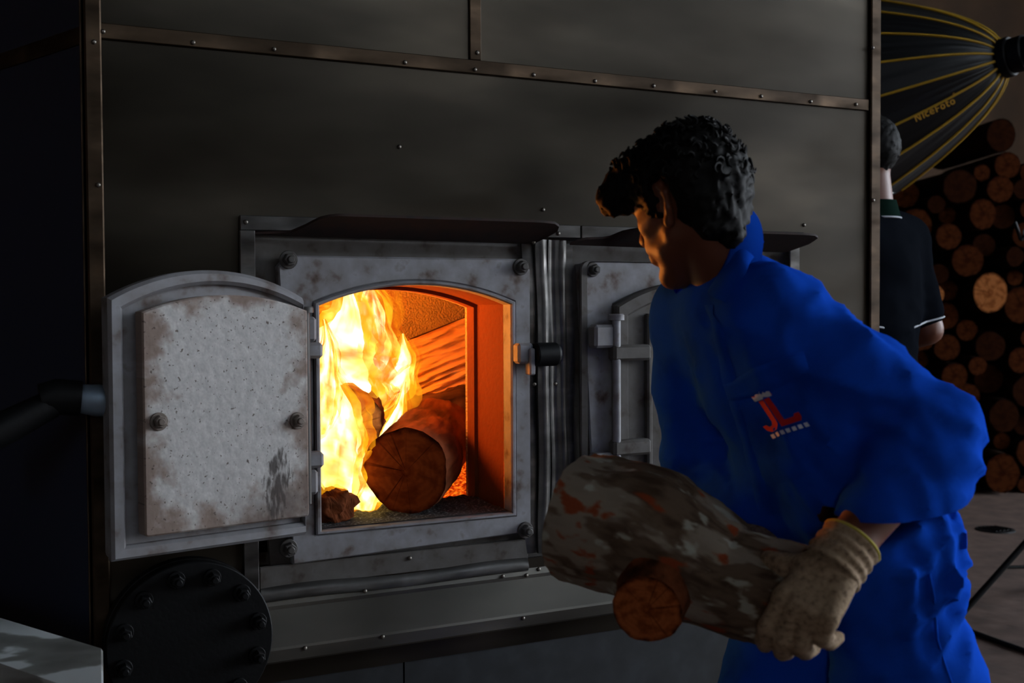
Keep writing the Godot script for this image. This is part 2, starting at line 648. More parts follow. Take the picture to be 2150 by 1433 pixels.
# ---------------------------------------------------------------- the boiler
func boiler() -> void:
	var b := thing("boiler", "large riveted steel furnace casing with two arched fire doors, one open on flames", "furnace", Vector3.ZERO)
	var m: MB
	var XL := 0.256
	var XR := 2.165
	var rv := rivet_mesh(0.0048, 0.004)
	# body behind the front sheets: left flank slants back to the left
	m = MB.new()
	var flank := [Vector3(XL, 0, -0.004), Vector3(XL - 0.47, 0, -1.2), Vector3(XL - 0.47, 0, -2.6), Vector3(XR, 0, -2.6), Vector3(XR, 0, -0.004)]
	for k in 4:
		var a: Vector3 = flank[k]
		var c: Vector3 = flank[k + 1]
		var up := Vector3(0, 3.0, 0)
		m.poly([c, a, a + up, c + up])
	var top := []
	for q in flank:
		top.append(q + Vector3(0, 3.0, 0))
	top.reverse()
	m.poly(top)
	obj("casing", m, M.navy, b, "dark navy side casing")
	# horizontal strap on the flank, going back to the left
	m = MB.new()
	var fd := (flank[1] - flank[0]) as Vector3
	m.bar(Vector3(XL - 0.002, 1.757, -0.01), Vector3(XL, 1.757, -0.01) + fd, 0.006, 0.034, 0.001)
	obj("flank_strap", m, M.strap, b)
	# front sheets: two above the strap, one below with the door recess left open
	m = MB.new()
	m.box(Vector3((XL + 1.024) * 0.5, 2.385, -0.004), Vector3(1.024 - XL, 1.23, 0.008), 0.0)
	obj("front_panel", m, M.steel, b)
	m = MB.new()
	m.box(Vector3((XR + 1.034) * 0.5 - 0.004, 2.385, -0.004), Vector3(XR - 1.03, 1.23, 0.008), 0.0)
	obj("front_panel", m, M.steel, b)
	m = MB.new()
	var hole := rect(0.55, 0.69, 1.905, 1.42)
	m.ring(rect(XL, 0.50, XR, 1.76), hole, -0.008, 0.0, 0.0)
	obj("front_panel", m, M.steel, b)
	# strap across
	m = MB.new()
	m.box(Vector3((0.27 + 2.143) * 0.5, 1.760, 0.003), Vector3(2.143 - 0.27, 0.029, 0.006), 0.0015)
	var st := obj("strap", m, M.strap, b)
	for q in [[216, 66], [405, 89], [575, 103], [850, 131], [997, 146], [1120, 157], [1249, 170], [1372, 180], [1502, 192], [1598, 202], [1702, 213], [1797, 219]]:
		put("rivet", rv, M.rivet, st, Transform3D(Basis(), front(q[0], q[1], 0.006)))
	# upright strap on the seam above
	m = MB.new()
	m.box(Vector3(1.031, 2.387, 0.003), Vector3(0.027, 1.225, 0.006), 0.0015)
	st = obj("strap", m, M.strap, b)
	for y in [1.79, 2.02, 2.3, 2.6]:
		put("rivet", rv, M.rivet, st, Transform3D(Basis(), Vector3(1.034, y, 0.006)))
	# corner posts
	m = MB.new()
	m.box(Vector3(0.257, 1.5, 0.004), Vector3(0.030, 3.0, 0.014), 0.003)
	m.box(Vector3(0.2415, 1.5, -0.012), Vector3(0.004, 3.0, 0.03), 0.001, Basis(Vector3.UP, -0.37))
	st = obj("corner_post", m, M.strap, b)
	for q in [[197, 88], [206, 388]]:
		put("rivet", rv, M.rivet, st, Transform3D(Basis(), front(q[0], q[1], 0.011)))
	m = MB.new()
	m.box(Vector3(2.163, 1.5, 0.004), Vector3(0.034, 3.0, 0.014), 0.003)
	st = obj("corner_post", m, M.strap, b)
	for q in [[1832, 100], [1833, 420]]:
		put("rivet", rv, M.rivet, st, Transform3D(Basis(), front(q[0], q[1], 0.011)))
	for q in [[838, 308], [1140, 440], [1688, 472]]:
		put("screw", rv, M.rivet, b, Transform3D(Basis(), front(q[0], q[1], 0.0)))
	# flashing round the door recess
	m = MB.new()
	m.box(Vector3(0.905, 1.4145, 0.004), Vector3(0.764, 0.029, 0.006), 0.0015)
	st = obj("flashing", m, M.sheet, b)
	put("rivet", rv, M.rivet, st, Transform3D(Basis(), front(516, 466, 0.007)))
	put("rivet", rv, M.rivet, st, Transform3D(Basis(), front(1172, 490, 0.007)))
	m = MB.new()
	m.box(Vector3(1.61, 1.4145, 0.004), Vector3(0.64, 0.029, 0.006), 0.0015)
	obj("flashing", m, M.sheet, b)
	m = MB.new()
	m.box(Vector3(0.537, 1.04, 0.004), Vector3(0.030, 0.72, 0.008), 0.0015)
	obj("flashing", m, M.sheet, b)
	m = MB.new()
	m.box(Vector3(1.90, 1.04, 0.004), Vector3(0.030, 0.72, 0.008), 0.0015)
	obj("flashing", m, M.sheet, b)
	# back of the recess, with the two fire holes
	var gap1 := arch(0.68, 0.797, 1.109, 1.252, 1.294, 20)
	m = MB.new()
	var gap0 := arch(0.674, 0.791, 1.115, 1.256, 1.299, 20)
	m.ring(matched(gap0, 0.548, 0.68, 1.222, 1.425, 0.004), gap0, -0.035, -0.02, 0.0)
	m.box(Vector3(1.565, 1.052, -0.0275), Vector3(0.69, 0.745, 0.015), 0.0)
	m.box(Vector3(0.5495, 1.055, -0.014), Vector3(0.004, 0.74, 0.03), 0.0)
	for q in [[0.548, 0.66, 0.68, 1.425], [1.13, 1.222, 0.68, 1.425], [0.548, 1.222, 0.68, 0.78], [0.548, 1.222, 1.315, 1.425]]:
		m.box(Vector3((q[0] + q[1]) * 0.5, (q[2] + q[3]) * 0.5, -0.041), Vector3(q[1] - q[0], q[3] - q[2], 0.008), 0.0)
	obj("recess_sheet", m, M.cast_dark, b)
	# cast frame of the open fire hole
	var inn := arch(0.668, 0.789, 1.121, 1.258, 1.303, 20)
	m = MB.new()
	m.ring(matched(inn, 0.598, 0.733, 1.160, 1.352, 0.022), inn, -0.022, 0.006, 0.004)
	var fr := obj("door_frame", m, M.cast, b)
	# raised lip round the hole
	m = MB.new()
	m.ring(inn, gap1, -0.027, 0.012, 0.004)
	obj("frame_lip", m, M.cast, fr)
	var bm := bolt_mesh(0.0185, 0.020)
	for q in [[605, 545], [1092, 560], [1102, 1112], [605, 1150]]:
		put("bolt", bm, M.bolt, fr, Transform3D(Basis(Vector3.BACK, rng.randf()), front(q[0], q[1], 0.006)))
	# hinge lugs cast on the frame and the pin through them
	for y in [1.163, 0.945]:
		m = MB.new()
		m.box(Vector3(0.652, y, 0.026), Vector3(0.05, 0.032, 0.034), 0.006)
		obj("hinge_lug", m, M.cast, fr)
	for y in [1.205, 0.90]:
		m = MB.new()
		m.box(Vector3(0.648, y, 0.022), Vector3(0.038, 0.05, 0.026), 0.006)
		obj("hinge_lug", m, M.cast, fr)
	m = MB.new()
	m.tube([Vector3(0.642, 0.86, 0.040), Vector3(0.642, 1.245, 0.040)], 0.0085, 14)
	m.lathe([Vector2(0.0, 0.012), Vector2(0.015, 0.012), Vector2(0.016, 0.01), Vector2(0.016, 0.0), Vector2(0.0, 0.0)], 16, Transform3D(Basis(), Vector3(0.642, 1.238, 0.040)))
	obj("hinge_pin", m, M.bolt, fr)
	# catch for the latch, right of the hole
	m = MB.new()
	m.box(Vector3(1.132, 1.146, 0.024), Vector3(0.038, 0.044, 0.030), 0.005)
	m.box(Vector3(1.144, 1.128, 0.034), Vector3(0.014, 0.058, 0.026), 0.003)
	obj("latch_catch", m, M.cast, fr)
	m = MB.new()
	m.lathe([Vector2(0.0, 0.0), Vector2(0.024, 0.0), Vector2(0.026, 0.004), Vector2(0.026, 0.052), Vector2(0.023, 0.058), Vector2(0.0, 0.059)], 24, Transform3D(Basis(Vector3.BACK, -PI / 2), Vector3(1.152, 1.143, 0.036)))
	obj("latch_roller", m, M.black_paint, fr, "black latch roller")
	# sheets between the doors, a little buckled
	for q in [[1.147, 1.177, -0.004, 0.001], [1.177, 1.206, 0.006, 0.004], [1.209, 1.236, 0.004, -0.004], [1.24, 1.26, -0.010, 0.002], [1.262, 1.281, -0.016, 0.0]]:
		m = MB.new()
		var rows := []
		for j in 25:
			var y := 0.70 + 0.695 * j / 24.0
			var w := sin(j * 0.55 + q[0] * 30.0) * 0.0022 + sin(j * 0.21) * 0.002
			var row := []
			for i in 5:
				var u := i / 4.0
				row.append(Vector3(lerpf(q[0], q[1], u) + w, y, q[2] + q[3] * sin(PI * u) * 1.8 + 0.003 * sin(j * 0.4 + q[0] * 50.0)))
			rows.append(row)
		m.grid(rows)
		var back := []
		for row in rows:
			var r2 := []
			for a in row:
				r2.append(a + Vector3(0, 0, -0.006))
			back.append(r2)
		m.grid(back, false, true)
		for k in [0, 4]:
			var edge := []
			for j in rows.size():
				edge.append([rows[j][k], back[j][k]])
			m.grid(edge, false, k == 0)
		st = obj("cover_strip", m, M.sheet, b)
	for q in [[1120, 508, 0.01], [1131, 1194, 0.006], [1186, 1190, 0.006], [1166, 805, 0.012], [1122, 806, 0.008]]:
		put("rivet", rv, M.rivet, b, Transform3D(Basis(), front(q[0], q[1], q[2])))
	# heat shields over the doors
	canopy(b, [[524, 493, 0.0], [612, 488, 0.02], [640, 476, 0.05], [668, 461, 0.085], [700, 453, 0.105], [1140, 467, 0.105], [1166, 470, 0.100], [1175, 477, 0.088], [1170, 487, 0.07], [1120, 512, 0.0]])
	canopy(b, [[1196, 514, 0.0], [1222, 503, 0.015], [1276, 501, 0.02], [1310, 487, 0.07], [1340, 482, 0.10], [1690, 493, 0.10], [1712, 495, 0.095], [1718, 500, 0.085], [1700, 512, 0.05], [1650, 530, 0.0]])
	second_door(b)
	open_door(b)
	# below the doors: cover sheet, buckled strip, sloping ledge and its lip
	m = MB.new()
	m.box(Vector3(0.855, 0.708, -0.006), Vector3(0.60, 0.05, 0.010), 0.002)
	obj("sill_sheet", m, M.cast_dark, b)
	put("rivet", rv, M.rivet, b, Transform3D(Basis(), front(860, 1171, 0.0)))
	m = MB.new()
	var fr_rows := []
	var top_row := []
	for j in 31:
		var u := j / 30.0
		var x := 0.555 + u * 0.595
		var w := sin(u * 9.0) * 0.0035 * (1.0 - 0.3 * u)
		fr_rows.append([Vector3(x, 0.664 + w * 0.6, 0.008), Vector3(x, 0.672 + w, 0.012 + w * 0.8), Vector3(x, 0.690 + w * 1.2, 0.006), Vector3(x, 0.691 + w, -0.006)])
	m.grid(fr_rows, false, true)
	st = obj("buckled_strip", m, M.sheet, b)
	for q in [[766, 1240], [1055, 1209], [1105, 1207]]:
		put("rivet", rv, M.rivet, st, Transform3D(Basis(), front(q[0], q[1], 0.010)))
	m = MB.new()
	var prof := [[0.668, 0.002], [0.655, 0.008], [0.6475, 0.008], [0.583, 0.048], [0.578, 0.050], [0.556, 0.050], [0.552, 0.047], [0.552, -0.05]]
	for k in prof.size() - 1:
		var a0: Array = prof[k]
		var a1: Array = prof[k + 1]
		m.poly([Vector3(0.272, a1[0], a1[1]), Vector3(2.145, a1[0], a1[1]), Vector3(2.145, a0[0], a0[1]), Vector3(0.272, a0[0], a0[1])])
	for x in [0.272, 2.145]:
		var side := []
		for q in prof:
			side.append(Vector3(x, q[0], q[1]))
		side.append(Vector3(x, 0.668, -0.05))
		if x > 1.0:
			side.reverse()
		m.away(side, Vector3(1.2, 0.6, -0.02))
	st = obj("ledge", m, M.ledge, b)
	for q in [[803, 1336], [1098, 1297], [640, 1360]]:
		put("rivet", rv, M.rivet, st, Transform3D(Basis(), front(q[0], q[1], 0.05)))
	# base below the ledge
	m = MB.new()
	m.box(Vector3(0.565, 0.275, -0.03), Vector3(0.586, 0.55, 0.05), 0.0)
	obj("base_panel", m, M.skirt, b)
	m = MB.new()
	m.box(Vector3(1.510, 0.275, -0.03), Vector3(1.296, 0.55, 0.05), 0.0)
	obj("base_panel", m, M.skirt, b)
	# round blind cover with its bolts
	m = MB.new()
	var fx := Transform3D(Basis(Vector3.RIGHT, PI / 2), Vector3(0.405, 0.625, 0.0))
	m.lathe([Vector2(0.0, 0.088), Vector2(0.150, 0.088), Vector2(0.152, 0.086), Vector2(0.152, 0.060), Vector2(0.142, 0.058), Vector2(0.142, 0.055), Vector2(0.152, 0.053), Vector2(0.152, 0.028), Vector2(0.12, 0.026), Vector2(0.12, -0.02)], 64, fx)
	var fl := obj("blind_cover", m, M.black_paint, b, "black round blind cover")
	var fb := bolt_mesh(0.0165, 0.026)
	for k in 12:
		var an := TAU * (k + 0.42) / 12.0
		put("bolt", fb, M.black_paint, fl, Transform3D(Basis(Vector3.BACK, k * 0.7), Vector3(0.405 + cos(an) * 0.126, 0.625 + sin(an) * 0.126, 0.088)))


func canopy(b: Node3D, pts: Array) -> void:
	# a bent steel plate: its free edge stands out from the wall and a little up
	var m := MB.new()
	var edge := []
	for q in pts:
		edge.append(front(q[0], q[1], q[2]))
	var a: Vector3 = edge[0]
	var c: Vector3 = edge[edge.size() - 1]
	var free := []
	var wall := []
	var n := 40
	var cv := Curve3D.new()
	for q in edge:
		cv.add_point(q)
	for k in n + 1:
		var q := cv.sample_baked(cv.get_baked_length() * k / n)
		free.append(q)
		var x := clampf(q.x, a.x, c.x)
		wall.append(Vector3(x, lerpf(a.y, c.y, (x - a.x) / (c.x - a.x)), 0.0))
	var lift := Vector3(0, 0.005, 0)
	var rows_low := []
	var rows_top := []
	for k in n + 1:
		rows_low.append([free[k], (free[k] + wall[k]) * 0.5, wall[k]])
		rows_top.append([free[k] + lift, (free[k] + wall[k]) * 0.5 + lift, wall[k] + lift])
	m.grid(rows_low, false, false)
	m.grid(rows_top, false, true)
	var lip := []
	for k in n + 1:
		lip.append([free[k] + lift, free[k]])
	m.grid(lip, false, false)
	obj("heat_shield", m, M.rust_steel if M.has("rust_steel") else M.rust, b, "rusty overhanging heat shield plate")


func second_door(b: Node3D) -> void:
	var m := MB.new()
	var dr := arch(1.372, 0.795, 1.80, 1.252, 1.300, 20)
	m.ring(matched(dr, 1.283, 0.733, 1.848, 1.350, 0.022), dr, -0.022, 0.006, 0.004)
	var fr := obj("door_frame", m, M.cast, b)
	var bm := bolt_mesh(0.0165, 0.02)
	for q in [Vector2(1.317, 1.334), Vector2(1.815, 1.325), Vector2(1.317, 0.757), Vector2(1.815, 0.757)]:
		put("bolt", bm, M.bolt, fr, Transform3D(Basis(Vector3.BACK, rng.randf()), Vector3(q.x, q.y - 0.004, 0.006)))
	# raised border of the frame
	m = MB.new()
	m.ring(round_rect(1.2835, 0.7335, 1.8475, 1.3495, 0.022), round_rect(1.303, 0.752, 1.829, 1.3485, 0.012), 0.004, 0.012, 0.003)
	obj("frame_border", m, M.cast_dark, fr)
	# the shut door: a ribbed casting, arched on top
	m = MB.new()
	m.plate(arch(1.368, 0.805, 1.795, 1.248, 1.305, 20, 0.01), -0.018, 0.020, 0.005)
	var rim_o := arch(1.368, 0.805, 1.795, 1.248, 1.305, 20)
	var rim_i := arch(1.398, 0.835, 1.765, 1.225, 1.272, 20)
	m.ring(rim_o, rim_i, 0.018, 0.034, 0.005)
	for x in [1.455, 1.535, 1.615, 1.70]:
		m.box(Vector3(x, 1.03, 0.026), Vector3(0.014, 0.40, 0.018), 0.004)
	var d := obj("fire_door", m, M.cast_dark, b, "shut ribbed arched fire door")
	for y in [1.142, 0.927]:
		m = MB.new()
		m.box(Vector3(1.395, y, 0.040), Vector3(0.100, 0.036, 0.032), 0.006)
		obj("hinge_strap", m, M.cast_dark, d)
	for y in [1.180, 0.892]:
		m = MB.new()
		m.box(Vector3(1.335, y, 0.028), Vector3(0.066, 0.052, 0.036), 0.006)
		obj("hinge_lug", m, M.cast, fr)
	m = MB.new()
	m.tube([Vector3(1.357, 0.86, 0.045), Vector3(1.357, 1.215, 0.045)], 0.0095, 14)
	m.lathe([Vector2(0.0, 0.014), Vector2(0.016, 0.014), Vector2(0.018, 0.011), Vector2(0.018, 0.0), Vector2(0.0, 0.0)], 16, Transform3D(Basis(), Vector3(1.357, 1.216, 0.045)))
	obj("hinge_pin", m, M.cast, fr)


func open_door(b: Node3D) -> void:
	# swung right round on its hinges: x runs from the hinge outwards, z out of the face that looks into the room
	var h := Node3D.new()
	h.name = "fire_door"
	var an := deg_to_rad(11.0)
	h.transform = Transform3D(Basis(Vector3(-cos(an), 0, sin(an)), Vector3.UP, Vector3(-sin(an), 0, -cos(an))), Vector3(0.628, 0, 0.052))
	h.set_meta("label", "open arched fire door with pale heat plate")
	b.add_child(h, true)
	# built in a mirrored frame: keep x to the left as -x
	h.transform = Transform3D(Basis(Vector3(cos(an), 0, -sin(an)), Vector3.UP, Vector3(sin(an), 0, cos(an))), Vector3(0.628, 0, 0.052))
	var m := MB.new()
	m.plate(arch(-0.378, 0.803, -0.001, 1.267, 1.318, 24, 0.012), -0.020, 0.0, 0.004)
	obj("leaf", m, M.cast, h)
	m = MB.new()
	var ro := arch(-0.378, 0.803, -0.001, 1.267, 1.318, 24)
	var ri := arch(-0.352, 0.828, -0.003, 1.247, 1.292, 24)
	m.ring(ro, ri, -0.004, 0.018, 0.007)
	obj("rim", m, M.cast, h)
	# heat plate: thick, bolted on, ash grey with rust round its edges
	m = MB.new()
	m.plate(arch(-0.325, 0.843, -0.002, 1.242, 1.272, 24, 0.006), 0.0, 0.034, 0.003)
	for k in m.v.size():
		m.uv[k] = Vector2((m.v[k].x + 0.33) / 0.34, 1.0 - (m.v[k].y - 0.835) / 0.445)
	obj("heat_plate", m, liner_material(), h, "pale grey heat plate with rusty edges")
	var bm := bolt_mesh(0.0165, 0.014)
	for q in [Vector2(-0.298, 1.047), Vector2(-0.026, 1.031)]:
		put("bolt", bm, M.liner_bolt, h, Transform3D(Basis(Vector3.BACK, 0.4), Vector3(q.x, q.y, 0.034)))
	# hinge straps reach from the leaf to the pin
	for y in [1.163, 0.945]:
		m = MB.new()
		m.box(Vector3(-0.012, y, -0.010), Vector3(0.06, 0.034, 0.018), 0.005)
		obj("hinge_strap", m, M.cast, h)
	# handle on the far face: a collar and a bent black bar
	m = MB.new()
	m.tube([Vector3(-0.352, 1.080, -0.026), Vector3(-0.383, 1.085, -0.034), Vector3(-0.415, 1.090, -0.042)], [0.024, 0.029, 0.025], 18)
	obj("handle_collar", m, M.collar, h, "bluish steel handle collar")
	m = MB.new()
	m.tube([Vector3(-0.410, 1.090, -0.040), Vector3(-0.45, 1.094, -0.05), Vector3(-0.475, 1.090, -0.055)], [0.031, 0.032, 0.028], 18)
	m.tube([Vector3(-0.458, 1.082, -0.05), Vector3(-0.53, 1.048, -0.05), Vector3(-0.68, 0.985, -0.05)], [0.025, 0.029, 0.033], 18)
	obj("handle", m, M.black_paint, h, "black bar handle")


func liner_material() -> StandardMaterial3D:
	var w := 320
	var im := Image.create(w, 400, false, Image.FORMAT_RGB8)
	var a := nz(21, 0.013, 5)
	var bq := nz(22, 0.045, 4)
	var fine := nz(23, 0.16, 3)
	for y in 400:
		for x in w:
			var u := x / float(w)
			var v := y / 400.0
			var edge := minf(minf(u - 0.02, 0.98 - u) * 1.0, minf((v - 0.03) * 2.2, (0.98 - v) * 1.1))
			var k := edge * 7.5 + a.get_noise_2d(x, y) * 1.3 + bq.get_noise_2d(x, y) * 0.35
			var base := 0.70 + bq.get_noise_2d(x + 500, y) * 0.05 + fine.get_noise_2d(x, y) * 0.035
			var c := Color(base, base * 0.985, base * 0.97)
			var r := clampf(1.0 - k * 0.95, 0.0, 1.0)
			c = c.lerp(Color(0.42, 0.33, 0.28), r * 0.72)
			# soot licks low on the right
			var du := (u - 0.76 - (0.86 - v) * 0.10) / 0.075
			var dv := (v - 0.83) / 0.16
			var s := clampf(1.1 - du * du - dv * dv + bq.get_noise_2d(x * 2.2, y * 0.6) * 1.6, 0.0, 1.0)
			c = c.lerp(Color(0.17, 0.15, 0.14), s * 0.75)
			var low := clampf((v - 0.72) / 0.28 + a.get_noise_2d(x, y + 900) * 0.7, 0.0, 1.0) * clampf((u - 0.35) * 2.2, 0.0, 1.0)
			c = c.lerp(Color(0.27, 0.22, 0.20), low * 0.55)
			if bq.get_noise_2d(x * 2.0 + 77.0, y * 2.0) > 0.52:
				c = c.lerp(Color(0.24, 0.20, 0.17), 0.7)
			im.set_pixel(x, y, c)
	var m := mat(Color.WHITE, 0.8)
	m.albedo_texture = ImageTexture.create_from_image(im)
	m.heightmap_enabled = true
	m.heightmap_texture = ntex(nz(24, 0.05, 5), ramp([[0.0, grey(0.0)], [0.4, grey(0.6)], [1.0, grey(1.0)]]), 256, 256)
	m.heightmap_scale = 0.10
	M.liner_bolt = mat(Color(0.42, 0.38, 0.35), 0.6, 0.3)
	M.collar = mat(Color(0.50, 0.56, 0.62), 0.45, 0.6)
	return m


# ---------------------------------------------------------------- wood
func wood_materials() -> void:
	if M.has("bark"):
		return
	var relief := ntex(nz(31, 0.035, 5), ramp([[0.0, grey(0.0)], [0.4, grey(0.5)], [1.0, grey(1.0)]]), 256, 256, 256, 96)
	# bark with lichen: grey green plates, rusty and pale spots
	var w := 384
	var im := Image.create(w, w, false, Image.FORMAT_RGB8)
	var a := nz(32, 0.018, 4)
	var b := nz(33, 0.030, 4)
	var c := nz(34, 0.07, 4)
	for y in w:
		for x in w:
			# wrapped round on a ring so that the seam does not show
			var an := TAU * x / w
			var X := cos(an) * 61.0
			var Z := sin(an) * 61.0
			var n1 := a.get_noise_3d(X, y, Z)
			var n2 := b.get_noise_3d(X, y * 1.3 + 400.0, Z)
			var n3 := c.get_noise_3d(X, y * 0.8, Z)
			var q := Color(0.40, 0.335, 0.275).lerp(Color(0.28, 0.215, 0.17), clampf(n3 * 1.4 + 0.4, 0, 1))
			q = q.lerp(Color(0.57, 0.525, 0.47), clampf((n1 + n3 * 0.35 + 0.08) * 5.0, 0.0, 1.0) * 0.85)
			q = q.lerp(Color(0.66, 0.66, 0.61), clampf((n2 + n3 * 0.3 - 0.28) * 7.0, 0.0, 1.0) * 0.85)
			q = q.lerp(Color(0.54, 0.235, 0.13), clampf((-n2 - 0.30 + n3 * 0.3) * 7.0, 0.0, 1.0) * 0.9)
			im.set_pixel(x, y, q)
	var m := mat(Color.WHITE, 0.85)
	m.albedo_texture = ImageTexture.create_from_image(im)
	m.heightmap_enabled = true
	m.heightmap_texture = relief
	m.heightmap_scale = 0.5
	m.metallic_specular = 0.15
	M.bark_lichen = m
	m = mat(Color(0.36, 0.235, 0.165), 0.85)
	m.albedo_texture = ntex(nz(35, 0.03, 5), ramp([[0.0, grey(0.35)], [0.5, grey(0.8)], [1.0, grey(1.0)]]), 256, 256, 256, 128)
	m.heightmap_enabled = true
	m.heightmap_texture = relief
	m.heightmap_scale = 0.6
	m.metallic_specular = 0.15
	M.bark = m
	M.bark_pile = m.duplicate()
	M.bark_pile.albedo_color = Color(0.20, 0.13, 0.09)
	m = m.duplicate()
	m.albedo_color = Color(0.50, 0.27, 0.16)
	M.bark_red = m
	# sawn ends: rings, rays, darker heart and edge
	for k in 2:
		var s := 192
		var im2 := Image.create(s, s, false, Image.FORMAT_RGB8)
		var n := nz(40 + k, 0.02, 4)
		var rays := nz(42 + k, 0.6, 2)
		for y in s:
			for x in s:
				var p := Vector2(x / float(s) - 0.5, y / float(s) - 0.5) * 2.0
				var r := p.length() + n.get_noise_2d(x, y) * 0.10
				var an := p.angle()
				var ringv := 0.5 + 0.5 * sin(r * (46.0 + 14.0 * k))
				var col := Color(0.80, 0.62, 0.44).lerp(Color(0.66, 0.47, 0.31), ringv * 0.35)
				col = col.lerp(Color(0.45, 0.28, 0.17), clampf(n.get_noise_2d(x + 300, y * 1.4) * 1.6 + 0.25, 0.0, 1.0) * 0.5)
				var crack := rays.get_noise_2d(cos(an) * 9.0, sin(an) * 9.0)
				col = col.lerp(Color(0.28, 0.17, 0.10), clampf((crack - 0.42) * 5.0, 0.0, 1.0) * clampf(1.1 - r, 0.0, 1.0))
				col = col.lerp(Color(0.42, 0.24, 0.14), clampf(1.0 - absf(p.length() - 0.10) * 9.0, 0.0, 1.0) * 0.5)
				col = col.lerp(Color(0.22, 0.13, 0.08), clampf((r - 0.86) * 8.0, 0.0, 1.0))
				im2.set_pixel(x, y, col)
		var e := mat(Color(1, 1, 1), 0.9)
		e.metallic_specular = 0.1
		e.albedo_texture = ImageTexture.create_from_image(im2)
		M["cut%d" % k] = e
	M.cut_pale = M.cut0.duplicate()
	M.cut_pale.albedo_color = Color(0.74, 0.60, 0.49)
	M.cut_fire = M.cut0.duplicate()
	M.cut_fire.albedo_color = Color(0.66, 0.42, 0.30)
	M.cut_stub = M.cut0.duplicate()
	M.cut_stub.albedo_color = Color(0.78, 0.56, 0.45)
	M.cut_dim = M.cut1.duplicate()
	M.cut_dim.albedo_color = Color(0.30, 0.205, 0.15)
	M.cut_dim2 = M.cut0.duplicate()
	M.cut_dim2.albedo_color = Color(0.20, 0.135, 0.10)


# a round log along points: bark, and a cut end at each end
func log_mesh(path: Array, radii: Array, seed_: int, seg: int, bump: float, rings: int, oval := 1.0) -> Array:
	var n := nz(seed_, 1.0, 3)
	var cv := Curve3D.new()
	for k in path.size():
		var tan_: Vector3 = (path[mini(k + 1, path.size() - 1)] - path[maxi(k - 1, 0)]) * (0.18 if path.size() > 2 else 0.0)
		cv.add_point(path[k], -tan_, tan_)
	var le := cv.get_baked_length()
	var d0: Vector3 = (path[1] - path[0]).normalized()
	var side := d0.cross(Vector3.UP if absf(d0.y) < 0.9 else Vector3.RIGHT).normalized()
	var rows := []
	var mids := []
	for j in rings + 1:
		var u := j / float(rings)
		var q := cv.sample_baked(le * u)
		var d := (cv.sample_baked(minf(le, le * u + 0.01)) - cv.sample_baked(maxf(0.0, le * u - 0.01))).normalized()
		side = (side - d * side.dot(d)).normalized()
		var up := d.cross(side)
		var f := u * (radii.size() - 1)
		var i := mini(int(f), radii.size() - 2)
		var r: float = lerpf(radii[i], radii[i + 1], f - i)
		var ring := []
		for s in seg:
			var an := TAU * s / seg
			var e := side * cos(an) * oval + up * sin(an)
			var k := 1.0 + bump * n.get_noise_3d(cos(an) * 1.1, sin(an) * 1.1, u * le * 6.0) + bump * 0.35 * n.get_noise_3d(cos(an) * 5.0 + 9.0, sin(an) * 5.0, u * le * 22.0)
			ring.append(q + e * r * k)
		rows.append(ring)
		mids.append(q)
	var m := MB.new()
	m.grid(rows, true, false, 1.0, maxf(0.3, le * 0.85))
	var ends := []
	for e in 2:
		var ring: Array = rows[0] if e == 0 else rows[rings]
		var mid: Vector3 = mids[0] if e == 0 else mids[rings]
		var c := MB.new()
		var k0 := c.p(mid, Vector2(0.5, 0.5))
		for s in seg:
			var an := TAU * s / seg
			c.p(ring[s], Vector2(0.5 + 0.48 * cos(an), 0.5 + 0.48 * sin(an)))
		for s in seg:
			var x := k0 + 1 + s
			var y := k0 + 1 + (s + 1) % seg
			if e == 0:
				c.t(k0, y, x)
			else:
				c.t(k0, x, y)
		ends.append(c.mesh())
	return [m.mesh(), ends[0], ends[1]]


func log_thing(called: String, label: String, path: Array, radii: Array, seed_: int, bark: Material, cut: Material, seg := 32, bump := 0.10, rings := 24, group := "") -> Node3D:
	var base: Vector3 = path[0]
	var t := thing(called, label, "log", base, group)
	var local := []
	for q in path:
		local.append(q - base)
	var g := log_mesh(local, radii, seed_, seg, bump, rings)
	obj("bark", g[0], bark, t)
	obj("cut_end", g[1], cut, t)
	obj("cut_end", g[2], cut, t)
	return t


